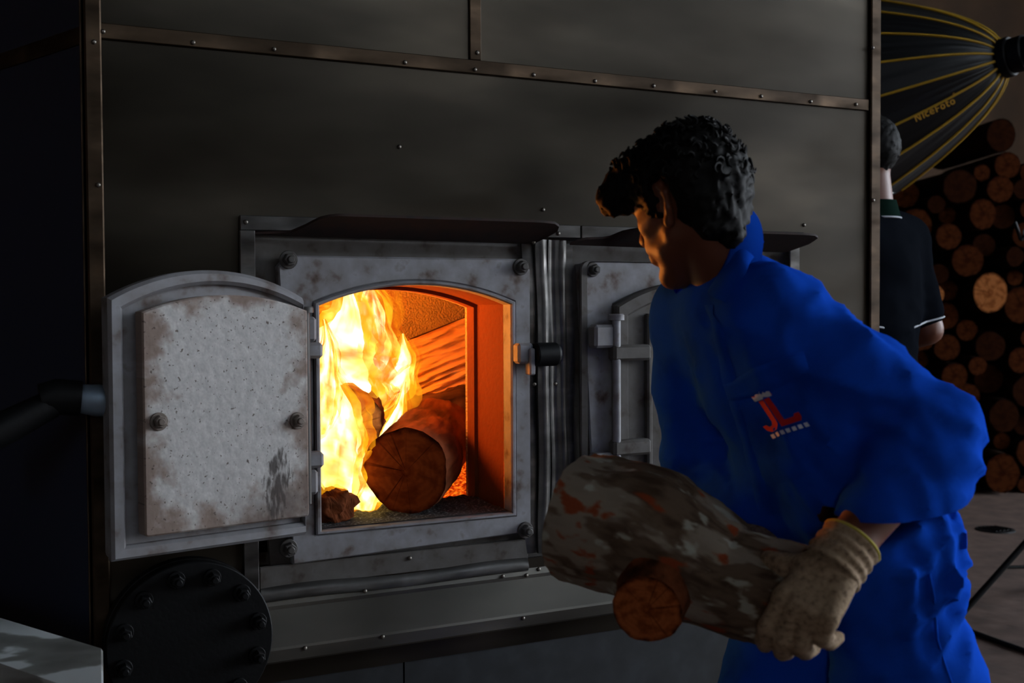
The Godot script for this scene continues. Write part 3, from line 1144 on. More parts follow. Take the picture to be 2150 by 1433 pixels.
# ---------------------------------------------------------------- inside the furnace
func furnace() -> void:
	wood_materials()
	var b := get_node("boiler") as Node3D
	var gap := arch(0.68, 0.797, 1.109, 1.252, 1.294, 20)
	var gap2 := arch(0.672, 0.789, 1.101, 1.246, 1.287, 20)
	var m := MB.new()
	var rows := []
	for q in [[gap, -0.028], [gap, -0.165], [gap2, -0.166], [gap2, -0.205]]:
		var r := []
		for p in q[0]:
			r.append(Vector3(p.x, p.y, q[1]))
		rows.append(r)
	for j in 3:
		var n: int = rows[0].size()
		for k in n:
			var l := (k + 1) % n
			m.poly([rows[j][l], rows[j][k], rows[j + 1][k], rows[j + 1][l]].map(func(a): return a))
	for k in range(0, m.ix.size(), 3):
		var sw := m.ix[k + 1]
		m.ix[k + 1] = m.ix[k + 2]
		m.ix[k + 2] = sw
	obj("fire_hole_lining", m, M.jamb, b, "glowing orange lining of the fire hole")
	# the chamber behind: rough refractory walls and low vault
	m = MB.new()
	var x0 := 0.40
	var x1 := 1.50
	var zb := -0.86
	var vault := []
	for j in 13:
		var z := lerpf(-0.205, zb, j / 12.0)
		var row := []
		for i in 31:
			var an := PI * i / 30.0
			var x := lerpf(x0, x1, i / 30.0)
			row.append(Vector3(x, 1.28 + 0.16 * sin(an), z))
		vault.append(row)
	var nn := nz(50, 9.0, 4)
	for row in vault:
		for i in row.size():
			row[i] += Vector3(0, nn.get_noise_3d(row[i].x, row[i].y, row[i].z) * 0.03, 0)
	m.grid(vault, false, true)
	var bk := []
	for j in 25:
		var y := lerpf(0.72, 1.46, j / 24.0)
		var row := []
		for i in 31:
			var x := lerpf(x0, x1, i / 30.0)
			row.append(Vector3(x, y, zb + 0.02 + nn.get_noise_3d(x, y, 3.0) * 0.04))
		bk.append(row)
	m.grid(bk)
	for x in [x0, x1]:
		m.away([Vector3(x, 0.72, -0.2), Vector3(x, 0.72, zb), Vector3(x, 1.46, zb), Vector3(x, 1.46, -0.2)], Vector3(x + (1.0 if x > 1.0 else -1.0), 1.0, -0.6))
	m.poly([Vector3(x0, 0.72, -0.2), Vector3(x1, 0.72, -0.2), Vector3(x1, 0.72, zb), Vector3(x0, 0.72, zb)])
	obj("fire_chamber", m, M.refractory, b, "rough orange glowing fire chamber")
	m = MB.new()
	m.ring(matched(gap2, x0, 0.70, x1, 1.47, 0.01), gap2, -0.215, -0.205, 0.0)
	obj("chamber_front", m, M.refractory, b)
	# ash on the sill and glowing embers behind it
	var an := nz(51, 26.0, 4)
	m = MB.new()
	rows = []
	for j in 15:
		var z := lerpf(-0.004, -0.22, j / 14.0)
		var row := []
		for i in 61:
			var x := lerpf(0.681, 1.108, i / 60.0)
			row.append(Vector3(x, 0.7985 + maxf(0.0, an.get_noise_3d(x, 0, z) * 0.014 + 0.003) * smoothstep(0.0, 0.3, j / 14.0) + 0.001, z))
		rows.append(row)
	m.grid(rows)
	var sill := obj("sill_ash", m, M.ash)
	tag(sill, "grey ash lying on the sill of the fire hole", "ash").set_meta("kind", "stuff")
	m = MB.new()
	rows = []
	for j in 25:
		var z := lerpf(-0.21, -0.84, j / 24.0)
		var row := []
		for i in 49:
			var x := lerpf(0.42, 1.48, i / 48.0)
			row.append(Vector3(x, 0.79 + an.get_noise_3d(x * 0.5, 3.0, z * 0.5) * 0.03, z))
		rows.append(row)
	m.grid(rows)
	var em := obj("ember_bed", m, M.ember)
	tag(em, "glowing bed of embers on the furnace floor", "embers").set_meta("kind", "stuff")
	# wood in the fire
	log_thing("firewood_log", "round log lying in the fire with its pale sawn end towards the door", [Vector3(0.885, 0.896, -0.05), Vector3(0.99, 0.905, -0.22), Vector3(1.17, 0.92, -0.56)], [0.092, 0.096, 0.100], 61, M.bark_red, M.cut_fire, 44, 0.10, 30, "logs burning in the furnace")
	log_thing("firewood_log", "charred log end high on the left of the flames by the hinges", [Vector3(0.735, 1.185, -0.26), Vector3(0.67, 1.17, -0.6)], [0.055, 0.06], 62, M.bark, M.cut1, 28, 0.15, 16, "logs burning in the furnace")
	log_thing("firewood_log", "burning log behind the flames, split and bent, lower left", [Vector3(0.79, 0.985, -0.17), Vector3(0.845, 1.0, -0.34), Vector3(0.87, 1.0, -0.7)], [0.082, 0.095, 0.09], 63, M.bark_red, M.cut1, 32, 0.22, 20, "logs burning in the furnace")
	# split log across the back: half round, its torn fibres towards the door
	var t := thing("firewood_log", "big split log across the back of the fire, its torn grain facing out", "log", Vector3(0.87, 0.965, -0.58), "logs burning in the furnace")
	var ax := Vector3(0.62, 0.205, -0.08)
	var upv := Vector3(-0.205, 0.62, 0.0).normalized()
	var outv := ax.normalized().cross(upv).normalized()
	var fb := nz(64, 1.0, 4)
	m = MB.new()
	rows = []
	for j in 57:
		var v := lerpf(-0.105, 0.105, j / 56.0)
		var row := []
		for i in 61:
			var u := i / 60.0
			var g := fb.get_noise_2d(u * 3.0 + j * 0.05, v * 75.0) * 0.024 + fb.get_noise_2d(u * 9.0, v * 230.0) * 0.008
			row.append(ax * u + upv * v + outv * (g - v * v * 1.6))
		rows.append(row)
	m.grid(rows)
	obj("split_face", m, M.split, t)
	m = MB.new()
	rows = []
	for j in 17:
		var a2 := PI * j / 16.0
		var row := []
		for i in 25:
			row.append(ax * (i / 24.0) + upv * cos(a2) * 0.106 - outv * (0.016 + sin(a2) * 0.10))
		rows.append(row)
	m.grid(rows)
	obj("bark", m, M.bark_red, t)
	log_thing("firewood_log", "dark charred log wedged behind the round log, low on the right", [Vector3(1.02, 0.955, -0.50), Vector3(1.32, 0.99, -0.50)], [0.06, 0.055], 65, M.bark, M.cut1, 24, 0.35, 20, "logs burning in the furnace")
	# charred chunk on the sill
	m = MB.new()
	var sp := nz(66, 5.0, 4)
	rows = []
	for j in 15:
		var la := -PI / 2 + PI * j / 14.0
		var row := []
		for i in 24:
			var lo := TAU * i / 24.0
			var d := Vector3(cos(la) * cos(lo), sin(la), -cos(la) * sin(lo))
			var box := 1.0 / maxf(absf(d.x) / 0.045, maxf(absf(d.y) / 0.032, absf(d.z) / 0.05))
			row.append(d * lerpf(box, 0.042, 0.45) * (1.0 + sp.get_noise_3dv(d * 0.3) * 0.5))
		rows.append(row)
	m.grid(rows, true)
	var ch := obj("charred_chunk", m, tri(M.bark_red.duplicate(), 6.0, false))
	ch.transform = Transform3D(Basis(Vector3(0.3, 0.8, 0.3).normalized(), 0.5), Vector3(0.722, 0.834, -0.075))
	tag(ch, "small charred block of wood at the left end of the sill", "charred wood")
	flames()


func flames() -> void:
	# emission by height and noise: white at the heart, yellow, orange towards the tips
	for k in 3:
		var w := 128
		var h := 256
		var im := Image.create(w, h, false, Image.FORMAT_RGB8)
		var n := nz(70 + k, 0.03, 4)
		for y in h:
			for x in w:
				var an := TAU * x / w
				var f := n.get_noise_3d(cos(an) * 22.0, y * 0.55, sin(an) * 22.0)
				var u := y / float(h)
				var heat := 1.0 - u * 0.75 + f * 1.1
				var c: Color
				if k == 0:
					c = Color(1.0, 0.86, 0.42).lerp(Color(1.0, 0.95, 0.74), clampf(heat * 1.6 - 0.3, 0.0, 1.0))
				elif k == 1:
					c = Color(0.80, 0.50, 0.06).lerp(Color(1.0, 0.86, 0.40), clampf(heat * 1.4 - 0.35, 0.0, 1.0))
				else:
					c = Color(0.72, 0.26, 0.02).lerp(Color(1.0, 0.70, 0.10), clampf(heat * 1.3 - 0.25, 0.0, 1.0))
				im.set_pixel(x, y, c)
		var m := StandardMaterial3D.new()
		m.albedo_color = Color(0, 0, 0, 1)
		m.roughness = 1.0
		m.emission_enabled = true
		m.emission_texture = ImageTexture.create_from_image(im)
		m.emission_operator = BaseMaterial3D.EMISSION_OP_MULTIPLY
		m.emission = Color.WHITE
		m.emission_energy_multiplier = [4.6, 2.6, 1.5][k]
		m.vertex_color_use_as_albedo = true
		m.transparency = BaseMaterial3D.TRANSPARENCY_ALPHA
		m.specular_mode = BaseMaterial3D.SPECULAR_DISABLED
		M["flame%d" % k] = m
	# each tongue: foot, points upwards, widths
	var F := [
		["tall white flame rising along the left hinge side to the arch", [[715, 1000, -0.30], [700, 860, -0.26], [715, 730, -0.24], [735, 650, -0.22], [728, 585, -0.22]], [0.03, 0.080, 0.095, 0.092, 0.014]],
		["wide flame behind, reaching up under the crown of the arch", [[700, 900, -0.45], [705, 800, -0.43], [735, 710, -0.42], [775, 640, -0.42], [770, 570, -0.42]], [0.05, 0.09, 0.10, 0.085, 0.02]],
		["flame tongue in the middle leaning right over the split log", [[745, 880, -0.40], [755, 790, -0.38], [780, 720, -0.36], [795, 660, -0.36], [780, 600, -0.36]], [0.03, 0.075, 0.066, 0.045, 0.006]],
		["yellow flame tongue licking right across the split log", [[770, 860, -0.42], [795, 815, -0.40], [828, 790, -0.38], [850, 755, -0.38], [846, 700, -0.38]], [0.03, 0.06, 0.05, 0.034, 0.005]],
		["broad bright flame at the lower left in front of the burning log", [[705, 1085, -0.12], [705, 1010, -0.11], [715, 920, -0.10], [712, 850, -0.10], [700, 770, -0.11]], [0.028, 0.050, 0.054, 0.048, 0.008]],
		["flame curling up between the burning log and the round log", [[790, 1070, -0.30], [800, 980, -0.30], [820, 900, -0.32], [840, 850, -0.34], [850, 800, -0.35]], [0.03, 0.04, 0.034, 0.022, 0.004]],
		["low flame under the burning log beside the charred chunk", [[762, 1075, -0.15], [760, 1010, -0.15], [752, 960, -0.14], [762, 900, -0.14]], [0.02, 0.042, 0.034, 0.006]],
		["small flame at the far left edge below the charred log", [[676, 930, -0.10], [680, 850, -0.09], [686, 780, -0.09], [690, 720, -0.10], [680, 670, -0.11]], [0.012, 0.026, 0.026, 0.018, 0.003]],
		["low flame along the foot of the round log", [[800, 1085, -0.20], [830, 1062, -0.20], [865, 1062, -0.2], [900, 1058, -0.2]], [0.018, 0.026, 0.02, 0.006]],
	]
	var k := 0
	for f in F:
		var pts := []
		for q in f[1]:
			pts.append(front(q[0], q[1], q[2]))
		flame(f[0], pts, f[2], 80 + k)
		k += 1


func flame(label: String, pts: Array, wid: Array, seed_: int) -> void:
	var base: Vector3 = pts[0]
	var t := thing("flame", label, "flame", base, "flames in the furnace")
	var n := nz(seed_, 1.0, 3)
	var cv := Curve3D.new()
	for k in pts.size():
		var tn: Vector3 = (pts[mini(k + 1, pts.size() - 1)] - pts[maxi(k - 1, 0)]) * 0.2
		cv.add_point(pts[k] - base, -tn, tn)
	var le := cv.get_baked_length()
	for shell in 3:
		var m := MB.new()
		var rows := []
		var rings := 40
		var seg := 28
		var first := m.v.size()
		for j in rings + 1:
			var u := j / float(rings)
			var q := cv.sample_baked(le * u)
			var d := (cv.sample_baked(minf(le, le * u + 0.01)) - cv.sample_baked(maxf(0.0, le * u - 0.01))).normalized()
			var side := d.cross(Vector3.BACK).normalized()
			var up := d.cross(side)
			var g := u * (wid.size() - 1)
			var i := mini(int(g), wid.size() - 2)
			var r: float = lerpf(wid[i], wid[i + 1], g - i) * [0.74, 1.0, 1.28][shell]
			r *= lerpf(1.0, [0.3, 0.7, 1.0][shell], smoothstep(0.45, 1.0, u))
			var ring := []
			for s in seg:
				var an := TAU * s / seg
				var c := Vector2(cos(an), sin(an))
				var k := 1.0 + (0.45 + 0.6 * u) * n.get_noise_3d(c.x * 0.9, u * le * 7.0, c.y * 0.9) + (0.06 + 0.10 * shell) * n.get_noise_3d(c.x * 2.2 + shell * 3.0, u * le * 15.0, c.y * 2.2 + 5.0)
				ring.append(q + (side * c.x + up * c.y * 0.8) * r * maxf(0.15, k))
			rows.append(ring)
		m.grid(rows, true, false, 1.0, 1.0)
		for j in rings + 1:
			var u := j / float(rings)
			for s in seg + 1:
				var an := TAU * (s % seg) / seg
				var q := n.get_noise_3d(cos(an) * 2.2 + 20.0, u * le * 14.0, sin(an) * 2.2)
				var a: float
				if shell == 0:
					a = clampf(1.7 - u * 1.1 + q * 0.5, 0.0, 1.0)
				elif shell == 1:
					a = clampf(0.85 - u * 0.55 + q * 0.8, 0.0, 0.9)
				else:
					a = clampf(0.42 - u * 0.30 + q * 1.0, 0.0, 0.7)
				m.col[first + j * (seg + 1) + s] = Color(1, 1, 1, a)
		obj(["flame_core", "flame_body", "flame_fringe"][shell], m, M["flame%d" % shell], t)


# ---------------------------------------------------------------- slab in the near left corner
func foreground() -> void:
	var y := 0.69
	var hit := func(px: float, py: float) -> Vector3:
		var r := ray(px, py)
		return EYE + r * ((y - EYE.y) / r.y)
	var a: Vector3 = hit.call(-330.0, 1196.0)
	var b: Vector3 = hit.call(216.0, 1361.0)
	var c: Vector3 = hit.call(216.0, 1467.0)
	var d: Vector3 = a + (c - b)
	var o := [a, d, c, b]
	var m := MB.new()
	var dn := Vector3(0, -0.055, 0)
	var up := []
	var low := []
	var mid: Vector3 = (a + b + c + d) / 4.0
	for q in o:
		up.append(q + (mid - q).normalized() * 0.004)
		low.append(q + dn)
	m.away(up, mid + dn * 0.5)
	m.away(low, mid + dn * 0.5)
	for k in 4:
		var l := (k + 1) % 4
		var e: Vector3 = Vector3(0, -0.004, 0)
		m.away([up[k], up[l], o[l] + e, o[k] + e], mid + dn * 0.5)
		m.away([o[k] + e, o[l] + e, low[l], low[k]], mid + dn * 0.5)
	var s := obj("steel_slab", m, M.white_paint)
	tag(s, "white painted slab with grey dirt in the near left corner beside the blind cover", "slab")
	m = MB.new()
	m.box(mid + Vector3(-0.12, -0.37, 0.02), Vector3(0.05, 0.63, 0.05), 0.004)
	obj("post", m, M.black_paint, s)


# ---------------------------------------------------------------- studio softbox on its stand, behind the furnace
var sb_tip: Vector3
var sb_x: Vector3
var sb_y: Vector3
var sb_z: Vector3


func sb_point(u: float, an: float, sag := 0.0) -> Vector3:
	var r := 0.035 + 0.415 * pow(u, 0.60) - sag
	return sb_tip + sb_z * (0.60 * u) + (sb_x * cos(an) + sb_y * sin(an)) * r


func softbox() -> void:
	var cloth := mat(Color(0.035, 0.040, 0.048), 0.48)
	cloth.rim_enabled = true
	cloth.rim = 0.2
	var yellow := mat(Color(0.72, 0.56, 0.10), 0.6)
	sb_tip = at(2110, 122, 4.68)
	var c := at(1880, 188, 5.03)
	sb_z = (c - sb_tip).normalized()
	sb_y = Vector3.UP - sb_z * sb_z.y
	sb_y = sb_y.normalized()
	sb_x = sb_y.cross(sb_z)
	var t := thing("softbox", "black umbrella shaped softbox with yellow piped ribs beyond the furnace corner", "softbox")
	var n := 16
	var nn := nz(90, 1.0, 3)
	for k in n:
		var m := MB.new()
		var rows := []
		for j in 25:
			var u := j / 24.0
			var row := []
			for i in 13:
				var w := i / 12.0
				var an := TAU * (k + w) / n + 0.11
				var sag := 0.016 * sin(PI * w) * u + nn.get_noise_3d(w * 9.0 + k * 5.0, u * 1.5, 2.0) * 0.010 * (1.15 - u) * sin(PI * w)
				row.append(sb_point(u, an, sag))
			rows.append(row)
		m.grid(rows)
		obj("cloth_panel", m, cloth, t)
		m = MB.new()
		var path := []
		for j in 25:
			path.append(sb_point(0.02 + 0.93 * j / 24.0, TAU * k / n + 0.11, -0.002))
		m.tube(path, 0.0052, 8)
		obj("yellow_piping", m, yellow, t, "yellow piping along the rib")
	# rim skirt and the white front diffuser
	var m2 := MB.new()
	var rows2 := []
	for q in [[0.0, 0.450], [0.055, 0.452], [0.055, 0.446], [0.0, 0.444]]:
		var row := []
		for i in 64:
			var an := TAU * i / 64.0
			row.append(sb_tip + sb_z * (0.60 + q[0]) + (sb_x * cos(an) + sb_y * sin(an)) * q[1])
		rows2.append(row)
	m2.grid(rows2, true, true)
	obj("rim_skirt", m2, cloth, t)
	m2 = MB.new()
	m2.lathe([Vector2(0.0, 0.605), Vector2(0.444, 0.600), Vector2(0.444, 0.597), Vector2(0.0, 0.602)], 48, Transform3D(Basis(sb_x, sb_z, -sb_y), sb_tip))
	obj("diffuser", m2, mat(Color(0.8, 0.8, 0.8), 0.9), t)
	m2 = MB.new()
	m2.lathe([Vector2(0.0, -0.03), Vector2(0.078, -0.03), Vector2(0.082, -0.025), Vector2(0.082, 0.005), Vector2(0.06, 0.01), Vector2(0.0, 0.01)], 32, Transform3D(Basis(sb_x, sb_z, -sb_y), sb_tip))
	obj("speed_ring", m2, M.black_paint, t)
	# printed name on the panel facing the room
	var p0 := sb_seek(1919, 250)
	var p1 := sb_seek(2004, 212)
	var pn := sb_seek(1961, 231)
	var e := 0.01
	var up2 := sb_seek(1955, 218)
	var ux := (p1 - p0).normalized()
	var nrm := ux.cross(up2 - pn).normalized()
	if nrm.dot(EYE - pn) < 0.0:
		nrm = -nrm
	var uy := nrm.cross(ux)
	var font := SystemFont.new()
	font.font_names = PackedStringArray(["Droid Sans"])
	font.font_weight = 700
	var ink := mat(Color(0.80, 0.60, 0.20), 0.6)
	for q in [["NiceFoto", 48, Vector2(0.5, 0.5)], ["®", 18, Vector2(1.04, 0.95)]]:
		var tm := TextMesh.new()
		tm.text = q[0]
		tm.font = font
		tm.font_size = q[1]
		tm.pixel_size = 0.001
		tm.depth = 0.002
		var wide := p0.distance_to(p1)
		var o := obj("print", tm, ink, t, "printed lettering on the softbox")
		var s := 0.0
		if q[1] == 48:
			s = wide / maxf(0.01, tm.get_aabb().size.x)
			sb_scale = s
		else:
			s = sb_scale
		o.transform = Transform3D(Basis(ux, uy, nrm).scaled_local(Vector3(s, s, 1.0)), pn + nrm * 0.008 + ux * (q[2].x - 0.5) * wide + uy * (q[2].y - 0.5) * 0.06)
	# flash head behind it
	var fh := thing("flash_head", "black flash head behind the softbox at the right edge", "studio light")
	m2 = MB.new()
	var fx := Transform3D(Basis(sb_x, -sb_z, sb_y), sb_tip - sb_z * 0.032)
	m2.lathe([Vector2(0.0, 0.0), Vector2(0.070, 0.0), Vector2(0.072, 0.004), Vector2(0.072, 0.05), Vector2(0.064, 0.055), Vector2(0.064, 0.30), Vector2(0.055, 0.315), Vector2(0.0, 0.315)], 32, fx)
	obj("lamp_body", m2, M.black_paint, fh)
	m2 = MB.new()
	m2.box(sb_tip - sb_z * 0.20 + Vector3(0, -0.075, 0), Vector3(0.05, 0.05, 0.06), 0.006)
	m2.tube([sb_tip - sb_z * 0.20 + Vector3(0, -0.10, 0), sb_tip - sb_z * 0.20 + Vector3(0, -0.17, 0)], 0.02, 14)
	obj("mount", m2, M.black_paint, fh)
	# the stand that carries it
	var foot := sb_tip - sb_z * 0.20
	var base := Vector3(foot.x, 0, foot.z)
	var st := thing("light_stand", "black tripod light stand at the right edge, one leg spread over the floor", "light stand", base)
	m2 = MB.new()
	m2.tube([Vector3(0, 0.16, 0), Vector3(0, 1.1, 0)], 0.017, 14)
	m2.tube([Vector3(0, 1.1, 0), Vector3(0, foot.y - 0.17, 0)], 0.013, 14)
	obj("column", m2, M.black_paint, st)
	m2 = MB.new()
	m2.lathe([Vector2(0.0, 0.0), Vector2(0.03, 0.0), Vector2(0.032, 0.005), Vector2(0.032, 0.06), Vector2(0.02, 0.07), Vector2(0.0, 0.07)], 20, Transform3D(Basis(), Vector3(0, 0.36, 0)))
	m2.lathe([Vector2(0.0, 0.0), Vector2(0.027, 0.0), Vector2(0.027, 0.07), Vector2(0.0, 0.07)], 20, Transform3D(Basis(), Vector3(0, 1.06, 0)))
	obj("collar", m2, M.black_paint, st)
	var hub := Vector3(0, 0.38, 0)
	var lfoot := EYE + ray(2016, 1292) * (-(EYE.y - 0.012) / ray(2016, 1292).y) - base
	for k in 3:
		var v := Basis(Vector3.UP, TAU * k / 3.0) * lfoot
		var m3 := MB.new()
		m3.tube([hub + Vector3(v.x, 0, v.z) * 0.05, v], 0.0125, 12)
		var l := obj("leg", m3, M.black_paint, st)
		m3 = MB.new()
		m3.lathe([Vector2(0.0, -0.012), Vector2(0.014, -0.012), Vector2(0.016, 0.0), Vector2(0.014, 0.03), Vector2(0.0, 0.03)], 14, Transform3D(Basis(), v))
		obj("rubber_foot", m3, M.rubber, l)
		m3 = MB.new()
		m3.tube([Vector3(v.x, v.y, v.z) * 0.5 + hub * 0.5, Vector3(0, 0.19, 0)], 0.007, 8)
		obj("brace", m3, M.black_paint, l)
	# clamp with a pale knob and a lever half way up
	var kp := at(2158, 488, 4.62)
	m2 = MB.new()
	m2.lathe([Vector2(0.0, 0.0), Vector2(0.020, 0.0), Vector2(0.022, 0.004), Vector2(0.018, 0.02), Vector2(0.0, 0.02)], 20, Transform3D(lens_basis * Basis(Vector3.RIGHT, PI / 2), kp - base))
	obj("knob", m2, mat(Color(0.85, 0.88, 0.88), 0.4), st, "white clamp knob")
	m2 = MB.new()
	m2.tube([at(2131, 466, 4.62) - base, at(2143, 503, 4.62) - base], 0.007, 10)
	m2.tube([at(2143, 503, 4.62) - base, kp - base, Vector3(0, (kp - base).y, 0)], 0.009, 10)
	obj("lever", m2, M.black_paint, st)
	# cable on the floor
	m2 = MB.new()
	var path := []
	for q in [[1900, 1268], [1960, 1296], [2030, 1321], [2090, 1343], [2150, 1364], [2240, 1392]]:
		var r := ray(q[0], q[1])
		path.append(EYE + r * ((0.009 - EYE.y) / r.y))
	m2.tube(path, 0.009, 8)
	tag(obj("power_cable", m2, M.rubber), "thin black cable lying on the floor below the stand leg", "cable")


var sb_scale := 1.0


func sb_seek(x: float, y: float) -> Vector3:
	var r := ray(x, y).normalized()
	var best := Vector3.ZERO
	var far := 1e9
	for j in 90:
		for i in 240:
			var q := sb_point(j / 89.0, TAU * i / 240.0, 0.004)
			var d := (q - EYE).normalized().distance_squared_to(r) + (0.0 if (q - (sb_tip + sb_z * (q - sb_tip).dot(sb_z))).dot(EYE - q) > 0.0 else 1.0)
			if d < far:
				far = d
				best = q
	return best


# ---------------------------------------------------------------- the stack of firewood at the back of the hall
func log_pile() -> void:
	wood_materials()
	var org := at(2040, 1032, 7.5)
	org.y = 0.0
	var right := Vector3(lens_basis.x.x, 0, lens_basis.x.z).normalized()
	var back := Vector3(-lens_basis.z.x, 0, -lens_basis.z.z).normalized()
	var R := RandomNumberGenerator.new()
	R.seed = 5
	# the logs that the photograph shows apart: place, half width, drawn from their own pixels
	var special := [
		[2066, 614, 0.135, "large pale oval log end in the middle of the stack", 0],
		[1954, 618, 0.062, "small pale log end left of the large pale one, just right of the standing man", 0],
		[2084, 322, 0.112, "round log end at the top of the stack below the softbox", 1],
		[2048, 452, 0.105, "round brown log end above the large pale oval one", 1],
		[2116, 540, 0.070, "small reddish log end right above the large pale one", 1],
		[2128, 640, 0.125, "big dark log end right of the large pale oval one", 1],
		[2096, 990, 0.135, "big log end at the foot of the stack by the floor", 1],
		[2098, 870, 0.115, "tilted oval log end low in the stack right of the elbow", 1],
	]
	var c := []      # placed circles: x, y, r
	for s in special:
		var p := at(s[0], s[1], 7.5)
		c.append([(p - org).dot(right), maxf(p.y, s[2] * 0.98), s[2], s[3], s[4]])
	var top_log: Array = c.pop_at(2)
	var count := 0
	for k in 520:
		var r := R.randf_range(0.055, 0.115)
		var best := [0.0, 99.0]
		for i in 60:
			var x := R.randf_range(-0.85, 0.78)
			var y := r
			var ok := false
			for tries in 14:
				ok = true
				for q in c:
					var dx: float = x - q[0]
					var dy: float = y - q[1]
					var rr: float = (r + q[2]) * 1.03
					if dx * dx + dy * dy < rr * rr - 1e-5:
						ok = false
						y = maxf(y + 0.002, q[1] + sqrt(maxf(0.0, rr * rr - dx * dx)))
				if ok:
					break
			if ok and y < best[1]:
				best = [x, y]
		var top := 2.15 + 0.32 * clampf(best[0] + 0.2, -0.8, 0.8) + 0.1 * sin(best[0] * 7.0)
		if best[1] + r * 0.4 < top and count < 170:
			c.append([best[0], best[1], r, "", 2])
			count += 1
	# the round log on top comes to rest on those below it
	var rest_y: float = top_log[2]
	for q in c:
		var dx: float = top_log[0] - q[0]
		var rr: float = (top_log[2] + q[2]) * 1.01
		if absf(dx) < rr:
			rest_y = maxf(rest_y, q[1] + sqrt(rr * rr - dx * dx))
	top_log[1] = rest_y
	c.append(top_log)
	var k := 0
	for q in c:
		var lean := Vector3(R.randf_range(-0.06, 0.06), R.randf_range(-0.02, 0.02), 1.0)
		var p: Vector3 = org + right * q[0] + Vector3.UP * q[1] + back * (R.randf_range(-0.05, 0.12) if q[4] == 2 else -0.06)
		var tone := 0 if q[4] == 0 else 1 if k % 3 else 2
		var label: String = q[3]
		if not label:
			label = "%s log, %s end, %s of the dim stack" % ["thick" if q[2] > 0.095 else "middling" if q[2] > 0.073 else "thin", "brown" if tone == 1 else "dark greyish", "near the foot" if q[1] < 0.5 else "in the lower half" if q[1] < 1.1 else "in the upper half" if q[1] < 1.75 else "near the top"]
		var t := thing("stacked_log", label, "log", p, "logs of the firewood stack")
		t.basis = Basis(right, Vector3.UP, -back)
		var g := log_mesh([Vector3.ZERO, Vector3(lean.x * 0.5, lean.y * 0.4, -1.0).normalized() * 1.0], [q[2] * 0.97, q[2]], 200 + k, 18, 0.06, 5, 0.86 if q[4] < 2 else 1.0)
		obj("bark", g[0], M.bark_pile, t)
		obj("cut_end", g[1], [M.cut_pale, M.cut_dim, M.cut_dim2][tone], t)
		k += 1


